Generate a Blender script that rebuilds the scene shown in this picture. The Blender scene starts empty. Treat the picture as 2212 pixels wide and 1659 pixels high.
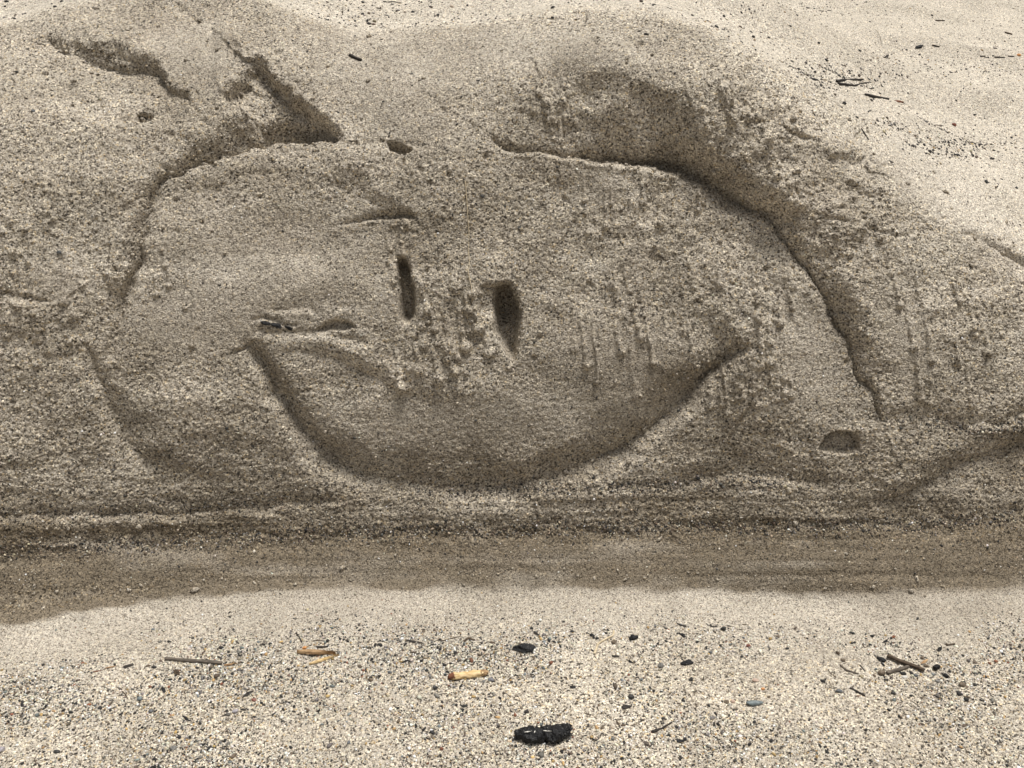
import bpy, bmesh, math, random
import numpy as np
from mathutils import Vector, Matrix, noise as mnoise

# ------------------------------------------------------------------ camera
H = 1.30                       # lens height above the lower beach, metres
PITCH = math.radians(33.0)
F = 2002.3                     # focal length, in units of a 2212-wide frame
CX, CY = 1106.0, 829.5
SC = bpy.context.scene
C = SC.collection
cam_d = bpy.data.cameras.new("camera")
cam = bpy.data.objects.new("camera", cam_d); C.objects.link(cam)
cam.location = (0, 0, H)
cam.rotation_euler = (math.radians(90) - PITCH, 0, 0)
cam_d.sensor_width = 36.0
cam_d.lens = 36.0 * F / 2212.0
cam_d.clip_start = 0.01; cam_d.clip_end = 500
SC.camera = cam

# ------------------------------------------------------------------ light
SUN_ELEV, SUN_AZ = 76.0, 48.0       # high, from the right and a little behind the bank
w = bpy.data.worlds.new("World"); SC.world = w; w.use_nodes = True
nt = w.node_tree; bg = nt.nodes["Background"]
sky = nt.nodes.new("ShaderNodeTexSky"); sky.sky_type = 'NISHITA'; sky.sun_disc = False
sky.sun_elevation = math.radians(SUN_ELEV); sky.sun_rotation = math.radians(SUN_AZ)
sky.air_density = 1.0; sky.dust_density = 6.0; sky.ozone_density = 1.0
hs = nt.nodes.new("ShaderNodeHueSaturation"); hs.inputs["Saturation"].default_value = 0.12
nt.links.new(sky.outputs[0], hs.inputs["Color"]); nt.links.new(hs.outputs[0], bg.inputs[0])
bg.inputs[1].default_value = 0.07
sd = bpy.data.lights.new("sun", 'SUN'); sd.energy = 2.8; sd.angle = math.radians(18); sd.color = (1.0, 0.965, 0.91)
sun = bpy.data.objects.new("sun", sd); C.objects.link(sun)
az, el = math.radians(SUN_AZ), math.radians(SUN_ELEV)
sdir = Vector((math.sin(az) * math.cos(el), math.cos(az) * math.cos(el), math.sin(el)))
sun.rotation_euler = sdir.to_track_quat('Z', 'Y').to_euler()
SC.view_settings.view_transform = 'Standard'; SC.view_settings.look = 'None'
SC.view_settings.gamma = 1.0; SC.view_settings.exposure = 0.34

rng = np.random.default_rng(7)
random.seed(11)
cp, sp = math.cos(PITCH), math.sin(PITCH)

def kk(row):                   # downward slope of the sight line through a row
    v = (CY - np.asarray(row, float)) / F
    return -(v * cp - sp) / (v * sp + cp)
def project(X, Y, Z):
    dz = Z - H
    dep = Y * cp - dz * sp
    dep = np.where(dep < 0.05, 0.05, dep)
    return CX + F * X / dep, CY - F * (Y * sp + dz * cp) / dep, dep

# ------------------------------------------------------------------ base form of the beach and bank
xs = np.arange(-400, 2620, 20.0)
def L(pts):
    a = np.array(pts, float); return [np.interp(xs, a[:, 0], a[:, i]) for i in range(1, a.shape[1])]
toe_r, = L([(-400,1420),(0,1365),(110,1340),(250,1310),(400,1290),(560,1280),(800,1275),(1100,1270),(1400,1278),(1600,1285),(1800,1300),(1950,1300),(2100,1290),(2212,1275),(2600,1255)])
ctrl = [  # (row, slope in degrees) of each guide line above the toe
 L([(-400,1245,36),(0,1205,40),(200,1190,42),(400,1178,45),(600,1168,46),(900,1158,46),(1100,1155,46),(1400,1148,46),(1600,1150,46),(1800,1145,46),(2000,1138,46),(2212,1125,46),(2600,1115,40)]),
 L([(-400,1080,58),(0,1060,60),(600,1050,64),(1300,1045,64),(1800,1040,62),(2212,1000,60),(2600,980,60)]),
 L([(-400,860,66),(1000,850,66),(1800,860,66),(2600,880,66)]),
 L([(-400,620,64),(1000,600,62),(1500,600,64),(1700,620,64),(1900,690,62),(2212,770,58),(2600,840,56)]),
 L([(-400,420,56),(0,400,54),(350,370,54),(850,350,54),(1100,345,58),(1300,300,62),(1500,320,62),(1700,400,60),(1900,530,56),(2212,670,52),(2600,760,50)]),
 L([(-400,290,36),(0,260,36),(350,150,38),(600,130,42),(850,200,40),(1050,180,42),(1300,110,48),(1500,150,48),(1700,260,46),(1900,420,44),(2212,575,42),(2600,670,40)]),
 L([(-400,110,24),(0,72,22),(170,10,24),(350,-30,26),(480,-25,26),(560,5,26),(650,45,26),(750,88,24),(850,82,26),(960,66,26),(1050,62,26),(1100,50,26),(1220,22,26),(1271,10,26),(1390,22,28),(1460,40,28),(1545,84,30),(1596,120,32),(1665,172,32),(1750,225,30),(1818,285,28),(1903,370,26),(2006,450,24),(2212,548,22),(2600,640,20)]),
 L([(-400,70,2),(0,40,1),(170,-15,-2),(350,-50,-4),(560,-20,-2),(750,55,3),(850,52,5),(960,42,5),(1100,25,4),(1271,-12,-4),(1460,12,2),(1545,48,6),(1665,120,10),(1818,200,12),(1903,255,12),(2006,310,12),(2212,360,11),(2600,420,10)]),
]
Ys = [H / kk(toe_r)]; Zs = [np.zeros_like(xs)]
for row, sl in ctrl:
    m = np.tan(np.radians(sl)); k = kk(row); Yp, Zp = Ys[-1], Zs[-1]
    Y = (H - Zp + m * Yp) / (k + m)
    Y = np.maximum(Y, Yp + 0.01)
    Ys.append(Y); Zs.append(Zp + m * (Y - Yp))
def Xof(Y, Z): return (xs - CX) / F * (Y * cp - (Z - H) * sp)
DX = 0.0016
colx = [np.arange(-1.12, 1.1201, DX)]
a = np.arange(1.12 + 0.006, 2.2, 0.006); b = 2.2 + 58 * (np.linspace(0.02, 1, 26) ** 2.5)
colx = np.concatenate([-(b[::-1]), -(a[::-1]), colx[0], a, b])
gY = []; gZ = []
for Y, Z in zip(Ys, Zs):
    X = Xof(Y, Z); o = np.argsort(X)
    gY.append(np.interp(colx, X[o], Y[o])); gZ.append(np.interp(colx, X[o], Z[o]))
# lower beach in front of the toe, upper beach behind the crest
nn = len(colx); one = np.ones(nn)
front = [(-30*one, -0.6*one), (-4*one, -0.06*one), (0.25*one, 0*one), (0.80*one, 0*one)]
last_sl = np.interp(colx, [-2, -0.6, 0.6, 1.1, 2], [0.0, 0.0, 0.01, 0.045, 0.05])
back = []
Yl, Zl = gY[-1], gZ[-1]
for dy, f in ((0.5, 1.0), (0.9, 1.0), (1.5, 0.8), (6.0, 0.5), (50.0, 0.35)):
    Yn = Yl + dy; Zn = Zl + last_sl * f * dy; back.append((Yn, Zn)); Yl, Zl = Yn, Zn
LY = [p[0] for p in front] + gY + [p[0] for p in back]
LZ = [p[1] for p in front] + gZ + [p[1] for p in back]
cnt = [6, 12, 70, 260, 70, 76, 112, 128, 128, 100, 104, 110, 130, 100, 60, 24, 12]
assert len(cnt) == len(LY) - 1, (len(cnt), len(LY))
TY = []; TZ = []; marks = [0]
for i, n in enumerate(cnt):
    t = np.arange(n) / n
    TY.append(LY[i][None] + (LY[i+1] - LY[i])[None] * t[:, None]); TZ.append(LZ[i][None] + (LZ[i+1] - LZ[i])[None] * t[:, None])
    marks.append(marks[-1] + n)
TY.append(LY[-1][None]); TZ.append(LZ[-1][None])
BY = np.concatenate(TY); BZ = np.concatenate(TZ)
def smooth_axis(A, s, ax):
    r = int(s * 3); k = np.exp(-0.5 * (np.arange(-r, r + 1) / s) ** 2); k /= k.sum()
    pad = [(0, 0), (0, 0)]; pad[ax] = (r, r)
    P = np.pad(A, pad, mode='edge'); out = np.zeros_like(A)
    for j, wt in enumerate(k):
        out += wt * (P[j:j + A.shape[0]] if ax == 0 else P[:, j:j + A.shape[1]])
    return out
def sm(A):
    B = smooth_axis(A, 11, 0); B = smooth_axis(B, 22, 1)
    e = np.ones(A.shape[0]); e[:30] = 0; e[-40:] = 0
    e = smooth_axis(e[:, None].repeat(2, 1), 4, 0)[:, :1]
    return A * (1 - e) + B * e
BY, BZ = sm(BY), sm(BZ)
BX = np.broadcast_to(colx[None], BY.shape).copy()
NR, NC = BY.shape
TOE, CREST = marks[4], marks[11] + 60       # first row of the bank, first row of the upper beach
print("grid", NR, NC, NR * NC)
def grad_normal(X, Y, Z):
    xu, yu, zu = np.gradient(X, axis=1), np.gradient(Y, axis=1), np.gradient(Z, axis=1)
    xv, yv, zv = np.gradient(X, axis=0), np.gradient(Y, axis=0), np.gradient(Z, axis=0)
    nx, ny, nz = yu*zv - zu*yv, zu*xv - xu*zv, xu*yv - yu*xv
    l = np.sqrt(nx*nx + ny*ny + nz*nz) + 1e-12
    return nx / l, ny / l, nz / l
BNX, BNY, BNZ = grad_normal(BX, BY, BZ)

# ------------------------------------------------------------------ relief map of the bank (millimetres, outward positive)
OX, OY, W, HH = -500, -200, 3216, 2064
R = np.zeros((HH, W), np.float32)
GX, GY = np.meshgrid(np.arange(W, dtype=np.float32) + OX, np.arange(HH, dtype=np.float32) + OY)
fy = np.fft.fftfreq(HH)[:, None].astype(np.float32); fx = np.fft.rfftfreq(W)[None].astype(np.float32)
def gnoise(sx, sy=None, seed=0):
    sy = sx if sy is None else sy
    g = np.random.default_rng(1000 + seed).standard_normal((HH, W), dtype=np.float32)
    f = np.fft.rfft2(g); f *= np.exp(-2 * (np.pi ** 2) * ((fy * sy) ** 2 + (fx * sx) ** 2))
    n = np.fft.irfft2(f, s=(HH, W)).astype(np.float32)
    return n / n.std()
def gblur(A, s):
    f = np.fft.rfft2(A); f *= np.exp(-2 * (np.pi ** 2) * ((fy * s) ** 2 + (fx * s) ** 2))
    return np.fft.irfft2(f, s=(HH, W)).astype(np.float32)
def sst(x, a, b):
    t = np.clip((x - a) / (b - a), 0, 1); return t * t * (3 - 2 * t)
def blob(cx, cy, rx, ry, ang=0, p=2.0):
    m = 2.6 * max(rx, ry)
    x0, x1 = int(max(cx - m - OX, 0)), int(min(cx + m - OX, W)); y0, y1 = int(max(cy - m - OY, 0)), int(min(cy + m - OY, HH))
    gx = GX[y0:y1, x0:x1] - cx; gy = GY[y0:y1, x0:x1] - cy
    c, s = math.cos(math.radians(ang)), math.sin(math.radians(ang))
    u = (gx * c + gy * s) / rx; v = (-gx * s + gy * c) / ry
    return (slice(y0, y1), slice(x0, x1)), np.exp(-(np.abs(u) ** p + np.abs(v) ** p))
def add_blob(T, cx, cy, rx, ry, amp, ang=0, p=2.0):
    sl, e = blob(cx, cy, rx, ry, ang, p); T[sl] += amp * e
wob_x, wob_y = gnoise(14, seed=1) * 2.2, gnoise(14, seed=2) * 2.2
wob_x += gnoise(5, seed=3) * 0.9; wob_y += gnoise(5, seed=4) * 0.9
varw, varw2 = gnoise(26, seed=5), gnoise(40, seed=6)
def poly(pts, RAD, wob=1.0):
    P = np.array(pts, float); n = len(P)
    Q = []
    for i in range(n - 1):                      # Catmull-Rom through the measured points
        p0, p1, p2, p3 = P[max(i-1, 0)], P[i], P[i+1], P[min(i+2, n-1)]
        m = max(2, int(math.hypot(*(p2 - p1)[:2]) / 14))
        for j in range(m):
            t = j / m
            q = 0.5 * ((2*p1) + (-p0+p2)*t + (2*p0-5*p1+4*p2-p3)*t*t + (-p0+3*p1-3*p2+p3)*t**3)
            q[2:] = p1[2:] * (1-t) + p2[2:] * t
            Q.append(q)
    Q.append(P[-1]); Q = np.array(Q)
    x0 = int(max(Q[:, 0].min() - RAD - OX, 0)); x1 = int(min(Q[:, 0].max() + RAD - OX, W))
    y0 = int(max(Q[:, 1].min() - RAD - OY, 0)); y1 = int(min(Q[:, 1].max() + RAD - OY, HH))
    sl = (slice(y0, y1), slice(x0, x1)); hh, ww = y1 - y0, x1 - x0
    D = np.full((hh, ww), 1e6, np.float32); S = np.zeros((hh, ww), np.float32)
    PR = np.zeros((P.shape[1] - 2, hh, ww), np.float32)
    PX = GX[sl] + wob_x[sl] * wob; PY = GY[sl] + wob_y[sl] * wob
    for i in range(len(Q) - 1):
        a, b = Q[i], Q[i+1]
        ax0 = int(max(min(a[0], b[0]) - RAD - OX - x0, 0)); ax1 = int(min(max(a[0], b[0]) + RAD - OX - x0, ww))
        ay0 = int(max(min(a[1], b[1]) - RAD - OY - y0, 0)); ay1 = int(min(max(a[1], b[1]) + RAD - OY - y0, hh))
        if ax1 <= ax0 or ay1 <= ay0: continue
        s2 = (slice(ay0, ay1), slice(ax0, ax1))
        px, py = PX[s2] - a[0], PY[s2] - a[1]; dx, dy = b[0] - a[0], b[1] - a[1]
        l2 = dx*dx + dy*dy + 1e-9
        t = np.clip((px*dx + py*dy) / l2, 0, 1)
        d = np.hypot(px - t*dx, py - t*dy)
        m = d < D[s2]
        D[s2] = np.where(m, d, D[s2])
        S[s2] = np.where(m, np.where(dx*py - dy*px >= 0, d, -d), S[s2])
        for k in range(PR.shape[0]):
            PR[k][s2] = np.where(m, a[2+k] * (1-t) + b[2+k] * t, PR[k][s2])
    return sl, D, S, PR
def step(pts, fin=150, fout=110, wob=1.0):       # pts: x, y, A (recess inside), B (proud outside), wall width
    RAD = 3.0 * max(fin, fout) + 90
    sl, D, S, PR = poly(pts, RAD, wob)
    A, B, w_ = PR[0], PR[1], np.maximum(PR[2], 3)
    w_ = w_ * np.clip(1.15 + 0.28 * varw[sl], .6, 1.9); A = A * (1 + 0.16 * varw2[sl]); B = B * (1 + 0.3 * varw2[sl])
    o = -S
    v = np.where(S >= 0, -A * np.exp(-np.abs(S) / fin),
        np.where(o < w_, -A + (A + B) * (1 - (1 - np.clip(o / w_, 0, 1)) ** 1.9), B * np.exp(-np.abs(o - w_) / fout)))
    v = np.where(D > 1e5, 0, v)
    R[sl] += v * (1 - sst(D, RAD * 0.55, RAD * 0.98))
def groove(pts, wob=1.0, lip=0.13):              # pts: x, y, depth, width on the + side, width on the - side
    RAD = 3.4 * max(max(p[3], p[4]) for p in pts) + 6
    sl, D, S, PR = poly(pts, RAD, wob)
    wide = np.where(S >= 0, PR[1] > PR[2] * 1.4, PR[2] > PR[1] * 1.4)
    wd = np.where(S >= 0, PR[1], PR[2]); wd = np.maximum(wd, 1.5) * np.where(wide, np.clip(1 + .25 * varw[sl], .6, 1.7), 1)
    q = D / wd
    v = -PR[0] * (1 + 0.14 * varw2[sl]) * np.exp(-np.abs(q) ** np.where(wide, 1.25, 1.8)) + PR[0] * lip * np.exp(-((q - 1.9) / 0.7) ** 2)
    R[sl] += np.where(D > 1e5, 0, v)

def patch(pts, depth, soft=2.0, wob=1.0, power=1.0):     # a hollow with its measured outline
    P = np.array(pts, float); x0, x1 = int(P[:, 0].min() - 30 - OX), int(P[:, 0].max() + 30 - OX); y0, y1 = int(P[:, 1].min() - 30 - OY), int(P[:, 1].max() + 30 - OY)
    s_ = (slice(y0, y1), slice(x0, x1)); X = GX[s_] + wob_x[s_] * wob * .6; Y = GY[s_] + wob_y[s_] * wob * .6
    ins = np.zeros(X.shape, bool); n = len(P)
    for i in range(n):
        (xa, ya), (xb, yb) = P[i], P[(i + 1) % n]
        if ya == yb: continue
        ins ^= ((ya > Y) != (yb > Y)) & (X < (xb - xa) * (Y - ya) / (yb - ya) + xa)
    m = smooth_axis(smooth_axis(ins.astype(float), soft, 0), soft, 1)
    R[s_] -= (depth * m ** power).astype(np.float32)
# broad swells of the bank
R += 4.0 * gnoise(160, 110, 10) + 2.2 * gnoise(60, 50, 11)
# --- the ring round the face: ledges where the sand was cut away
step([(318,410,3,1,16),(365,376,8,4,24),(430,350,14,8,34),(500,322,18,10,40),(560,303,22,12,42),(620,291,26,14,44),(680,291,24,12,38),(718,297,12,6,24),(742,300,1,0,10)], 120, 90)
patch([(546,140),(567,150),(594,177),(614,205),(642,232),(683,253),(717,280),(737,300),(683,295),(631,288),(607,290),(573,297),(532,239),(495,218),(512,198),(525,171)], 26, 5, 1.6)
step([(552,142,8,3,10),(594,176,14,5,14),(642,230,18,7,16),(688,258,16,7,16),(740,302,3,1,10)], 45, 85, 1.8)
add_blob(R, 590, 215, 40, 22, 9, 20); add_blob(R, 640, 250, 30, 10, 6, 15)
step([(500,215,3,1,10),(540,262,7,3,14),(575,272,8,3,14),(630,268,5,2,12)], 40, 40, 2)
step([(1062,298,2,0,12),(1100,317,6,2,22),(1170,322,6,3,30),(1250,328,6,5,40),(1330,338,8,10,55),(1400,342,14,16,70),(1450,350,24,20,80),(1500,368,32,24,82),(1560,402,36,26,76),(1620,434,36,26,72),(1668,458,34,24,68),(1692,500,28,20,60),(1740,562,24,17,54),(1785,640,21,14,48),(1820,715,18,12,42),(1850,790,15,9,34),(1880,850,10,5,26),(1906,912,2,1,14)], 150, 110)
groove([(1058,296,5,6,12),(1090,313,14,6,24),(1150,320,20,8,48),(1200,323,30,9,66),(1280,328,50,12,100),(1360,338,66,13,124),(1430,345,62,15,112),(1500,366,44,18,88),(1560,400,34,20,76),(1620,432,20,22,56),(1668,455,14,18,40),(1740,562,9,12,26),(1820,715,9,10,20),(1880,850,7,8,14),(1908,915,2,5,6)], lip=0.08)
groove([(1480,358,2,3,4),(1560,401,5,3,5),(1640,442,5,3,5),(1690,500,6,4,6),(1740,562,8,4,6),(1785,640,8,4,6),(1820,715,8,4,6),(1850,790,8,4,6),(1880,850,7,4,5),(1903,905,5,3,4)], wob=1.7, lip=0.25)
groove([(340,396,2,4,14),(365,380,7,5,26),(430,350,18,6,42),(500,322,18,6,40),(560,303,24,6,48),(620,291,38,7,66),(680,291,38,7,64),(715,296,14,6,30),(740,300,2,4,10)], wob=1.5, lip=0.06)
groove([(1075,306,5,3,4),(1110,317,8,3,4),(1170,320,8,3,5),(1240,325,3,3,5)], lip=0)
add_blob(R, 1350, 292, 150, 46, -16, 6, 2.2); add_blob(R, 1565, 300, 70, 110, 14, -28); add_blob(R, 1300, 130, 120, 50, 10); add_blob(R, 1215, 170, 70, 60, -8)
add_blob(R, 1120, 215, 45, 60, 8); add_blob(R, 1520, 210, 60, 80, 10, 20)
groove([(238,765,6,12,16),(256,650,24,13,22),(276,590,28,14,24),(298,520,26,13,24),(316,440,18,12,20),(332,402,14,11,18),(356,382,8,9,12)], wob=1.6, lip=0.06)
step([(236,770,2,0,14),(258,650,5,3,18),(280,590,6,3,18),(300,520,6,3,18),(318,440,6,3,18),(330,402,3,1,14)], 60, 50)
groove([(182,742,5,5,6),(200,785,11,10,14),(215,835,15,15,26),(236,890,19,18,34),(265,955,17,20,38),(305,988,10,22,34),(370,1005,3,22,28)], lip=0.05)
# --- hollow of the upper left face, bright rim above it
step([(372,460,0,0,30),(400,425,3,2,44),(460,400,4,3,48),(540,378,5,3,56),(620,372,5,3,66),(700,390,7,4,76),(780,424,9,5,70),(842,462,8,4,44),(866,530,3,2,24),(872,580,1,0,10)], 150, 70, 2.5)
add_blob(R, 620, 520, 210, 100, -7)
# --- the smile
groove([(532,744,6.7,10.8,11.5),(552,768,26.9,15.5,20.5),(572,808,33.6,16.7,22.1),(602,862,35.3,17.9,24.6),(642,922,35.3,19.1,27.9),(692,977,33.6,26.6,33.6),(752,1020,24.8,29.7,39.4),(822,1043,22.0,31.3,46.7),(905,1054,17.9,31.3,50.8),(1000,1058,16.5,28.2,52.5),(1085,1053,17.9,28.2,52.5),(1165,1040,20.7,28.2,50.8),(1245,1016,23.4,28.2,51.7),(1322,985,31.9,28.2,50.0),(1392,944,33.6,21.5,46.7),(1452,895,35.3,20.3,42.6),(1502,846,37.0,20.3,42.6),(1542,802,37.0,17.9,48.4),(1582,768,30.2,14.3,46.7),(1614,744,5.0,9.6,25.4)], lip=0.04)
groove([(498,772,2,3,3),(512,762,6,3,4),(530,752,7,3,4),(546,742,6,3,4)], lip=0)
groove([(1510,826,2,4,4),(1530,815,7,5,6),(1548,800,4,4,6)], lip=0)
# --- winking line, eyes
groove([(718,494,1,3,5),(752,481,7,4,9),(800,470,11,4,10),(850,466,13,5,10),(882,465,15,7,9),(897,467,2,4,4)], lip=0.1)
patch([(860,558),(872,557),(882,568),(889,592),(892,620),(892,661),(890,685),(878,695),(868,688),(865,650),(862,599)], 48, 3.4, .8); add_blob(R, 876, 690, 11, 14, -8)
add_blob(R, 897, 600, 8, 12, 5); add_blob(R, 914, 622, 9, 15, 7)
patch([(1075,618),(1097,611),(1105,619),(1112,640),(1121,667),(1121,691),(1117,722),(1114,749),(1110,783),(1100,766),(1087,742),(1073,719),(1070,685),(1070,650)], 62, 4.2, .8); add_blob(R, 1097, 668, 16, 34, -22); 
add_blob(R, 1068, 650, 30, 32, -13, 10, 5)
groove([(1040,627,3,3,3),(1070,620,6,4,3),(1098,613,8,5,3),(1116,628,6,5,3)], wob=1.5, lip=0)
# --- pits and breaks
patch([(838,312),(855,311),(872,319),(892,329),(882,335),(868,338),(855,331),(842,327)], 30, 1.6, .5); groove([(850,308,2,5,9),(885,318,6,5,12),(925,333,2,4,6)], lip=0.05)
groove([(540,690,2,4,5),(580,698,4,5,7),(620,704,5,5,7),(650,708,2,4,4)], lip=0, wob=1.8)
patch([(683,716),(700,700),(720,690),(745,692),(766,707),(745,710),(720,712),(700,717)], 15, 2.2, 1)
add_blob(R, 720, 675, 50, 12, 5)
groove([(590,676,2,6,10),(640,664,7,7,16),(690,676,4,7,12),(740,668,2,5,8)])
groove([(560,715,4,8,8),(640,722,4,10,8),(720,722,4,9,8),(790,740,2,9,8)])
step([(600,760,2,0,20),(680,765,5,3,26),(780,800,6,4,26),(860,845,6,3,20),(900,860,1,0,12)], 70, 70)
patch([(1767,971),(1784,947),(1801,932),(1815,932),(1822,939),(1832,935),(1846,934),(1856,954),(1854,971),(1829,981),(1801,978)], 17, 1.6, .6)
step([(1770,965,1,0,5),(1786,945,6,1,6),(1800,936,9,2,6),(1818,933,9,2,6),(1832,938,8,2,6),(1850,938,7,1,6),(1856,965,3,1,6)], 16, 16)
groove([(1648,838,1,3,3),(1625,872,6,4,6),(1600,910,8,5,6),(1588,935,5,4,5),(1570,962,2,3,3)])
patch([(298,268),(303,254),(317,250),(335,253),(329,264),(307,272)], 13, 1.5, .6); add_blob(R, 395, 24, 12, 9, -6); add_blob(R, 430, 54, 13, 9, -7, 0, 3)
add_blob(R, 345, 33, 6, 8, -4); add_blob(R, 332, 150, 9, 8, -5, 0, 3); add_blob(R, 357, 178, 12, 6, -6, 10, 3)
add_blob(R, 148, 184, 14, 5, -5, 15); add_blob(R, 215, 218, 12, 6, -5, 10); add_blob(R, 430, 160, 5, 8, -5)
step([(80,88,2,1,6),(108,84,12,4,9),(150,106,15,8,16),(200,126,22,10,20),(262,140,24,11,20),(322,147,19,9,18),(350,172,20,6,12),(380,206,10,3,10),(430,246,2,0,8)], 62, 70, 1.6)
groove([(100,80,3,3,4),(115,88,6,3,5),(160,104,5,3,5),(200,116,5,3,4),(260,128,5,3,4),(330,134,3,3,4)], wob=1.8, lip=0)
add_blob(R, 90, 270, 130, 60, 12, 10); add_blob(R, 250, 290, 90, 40, 8); add_blob(R, 240, 80, 120, 40, 8, 15)
add_blob(R, 820, 170, 150, 90, 10, 35)
groove([(470,20,2,14,14),(458,60,5,16,16),(455,120,6,18,18),(452,200,4,20,20),(440,245,1,18,18)], lip=0.2)
groove([(424,200,1,2,3),(430,215,4,2,3),(432,232,2,2,3)])
step([(495,235,2,0,8),(510,198,8,2,12),(530,185,9,3,14),(545,190,4,2,10)], 26, 24)
groove([(335,350,1,4,4),(350,357,4,4,5),(378,372,3,4,4)])
step([(1682,283,2,1,6),(1700,292,9,3,8),(1722,298,10,3,8),(1745,304,2,1,5)], 22, 30)
step([(1760,352,1,0,8),(1785,344,8,3,12),(1830,346,10,4,14),(1862,362,5,2,10)], 34, 26)
step([(1800,264,1,0,7),(1848,305,5,2,10),(1874,348,7,3,12),(1884,396,8,3,12),(1898,424,3,1,8)], 60, 60)
step([(1800,395,2,1,8),(1840,405,7,2,12),(1880,420,8,2,12),(1900,424,2,1,6)], 30, 30)
groove([(1770,466,2,3,4),(1800,480,6,4,5),(1850,492,6,4,6),(1930,506,4,4,5),(1985,505,1,3,3)])
step([(2070,505,1,0,8),(2105,512,8,3,12),(2150,530,9,4,14),(2212,562,9,4,14),(2300,600,4,2,14)], 50, 50)
groove([(1655,175,2,3,4),(1660,200,6,3,5),(1662,235,5,3,4),(1668,262,2,3,3)]); add_blob(R, 1672, 190, 12, 18, 5)
groove([(1594,150,2,3,3),(1606,140,5,3,4),(1622,140,4,3,4)]); add_blob(R, 1607, 150, 9, 8, 5)
add_blob(R, 1285, 88, 16, 6, -7, 5); groove([(1210,182,1,2,3),(1218,192,4,2,3),(1232,185,1,2,3)])
for (q, r_) in ((1152, 160), (1156, 172)): groove([(q-8,r_-12,1,3,3),(q,r_-18,4,3,3),(q+8,r_-10,3,3,3),(q+6,r_+4,1,3,3)])
step([(1390,325,1,0,6),(1410,333,4,2,6),(1440,337,4,2,8),(1470,336,4,1,8)], 30, 20)
add_blob(R, 1380, 440, 22, 30, 7, -15); add_blob(R, 1340, 510, 30, 18, -6); add_blob(R, 1300, 545, 40, 24, -5)
# --- broad forms of the lower bank
add_blob(R, 430, 900, 130, 75, 9, 30); add_blob(R, 1000, 800, 140, 70, 9); add_blob(R, 930, 440, 60, 150, 8)
add_blob(R, 1700, 950, 120, 70, 7, -30); add_blob(R, 1130, 900, 200, 70, 6)
groove([(990,1068,1,12,18),(1200,1061,1.5,12,20),(1400,1046,3,12,22),(1500,1040,7,11,24),(1600,1029,9,9,26),(1700,1036,8,9,26),(1800,1056,2,9,18)])
step([(1700,1112,2,0,30),(1800,1106,4,1,34),(1900,1086,9,3,40),(2000,1046,14,5,46),(2100,1002,18,7,46),(2212,964,20,8,46),(2450,925,20,8,46)], 110, 90)
groove([(1920,894,2,12,18),(2020,905,4,14,26),(2100,921,6,12,26),(2160,920,9,10,22),(2212,902,13,10,22),(2400,880,10,9,20)], wob=2.2, lip=0.03)
K3 = [(-450,1236),(-200,1215),(0,1196),(200,1180),(400,1168),(600,1158),(900,1147),(1100,1144),(1400,1138),(1600,1140),(1800,1136),(2000,1130),(2212,1118),(2600,1105)]
groove([(x, y, 2.5 if x < 300 else 5, 30, 56) for x, y in K3], wob=2.5, lip=0.0)
groove([(x, y + 4, 1.6, 9, 12) for x, y in K3], wob=5.0, lip=0.0)
groove([(-450,1130,4,8,20),(0,1118,5,8,20),(250,1112,6,8,20),(450,1108,5,8,22),(640,1092,5,8,24),(800,1080,2,8,20)], wob=1.6)
groove([(1400,1250,0.5,8,10),(1700,1240,2.5,10,12),(1850,1244,2.5,9,12),(2000,1240,1,8,10)])
groove([(1750,1278,1,6,8),(1880,1284,3,6,8),(1960,1286,1,6,6)])
groove([(0,620,2,4,4),(20,642,6,5,6),(60,648,6,5,6),(110,645,3,5,5),(140,640,1,4,4)], wob=2)
# --- runs of wet sand
DR = np.zeros_like(R)
def stamp(x, y, r, h):
    m = int(r * 2.4) + 1; ix, iy = int(x - OX), int(y - OY)
    if ix - m < 0 or iy - m < 0 or ix + m >= W or iy + m >= HH: return
    s = (slice(iy - m, iy + m + 1), slice(ix - m, ix + m + 1))
    g = h * np.exp(-(((GX[s] - x) ** 2 + (GY[s] - y) ** 2) / (r * r)) ** 2)
    DR[s] = np.maximum(DR[s], g)
def drip(x, y, length, lean=0.0, r=3.2, h=2.2, wig=0.5):
    r *= 1.35; h *= 1.5
    n = int(length / 2.5); vx = 0; yy = y
    for i in range(n):
        vx = 0.8 * vx + random.gauss(0, wig * 0.35); x += vx * 0.7 + lean * 2.5; yy += 2.5
        f = i / max(n - 1, 1); rr = r * (0.75 + 0.4 * f) * (1 + 0.12 * math.sin(yy * 0.07 + r * 9))
        stamp(x, yy, rr, h * (0.3 + 0.7 * f))
    stamp(x, yy, r * 1.8, h * 1.3)
def drips(n, x0, x1, y0, y1, l0, l1, lean=0.0, r=(2.4, 4.2), h=(1.2, 2.8), wig=0.5):
    for _ in range(n):
        drip(random.uniform(x0, x1), random.uniform(y0, y1), random.uniform(l0, l1), lean + random.gauss(0, 0.02), random.uniform(*r), random.uniform(*h), wig)
drips(46, -420, 235, 340, 600, 80, 300, 0, (2.0, 4.6)); drips(22, -10, 220, 380, 700, 30, 160, 0, (3, 6), (1.2, 3))
drips(8, 320, 420, 400, 600, 100, 220, 0, (2.0, 3.2), (1.2, 2.0))
drips(10, 830, 900, 360, 520, 40, 200, 0.03, (2, 4.4), (1.2, 2.8), 0.9); drips(5, 900, 960, 540, 760, 40, 120, 0.15, (3, 5), (2, 3.4), 1.0)
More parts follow.
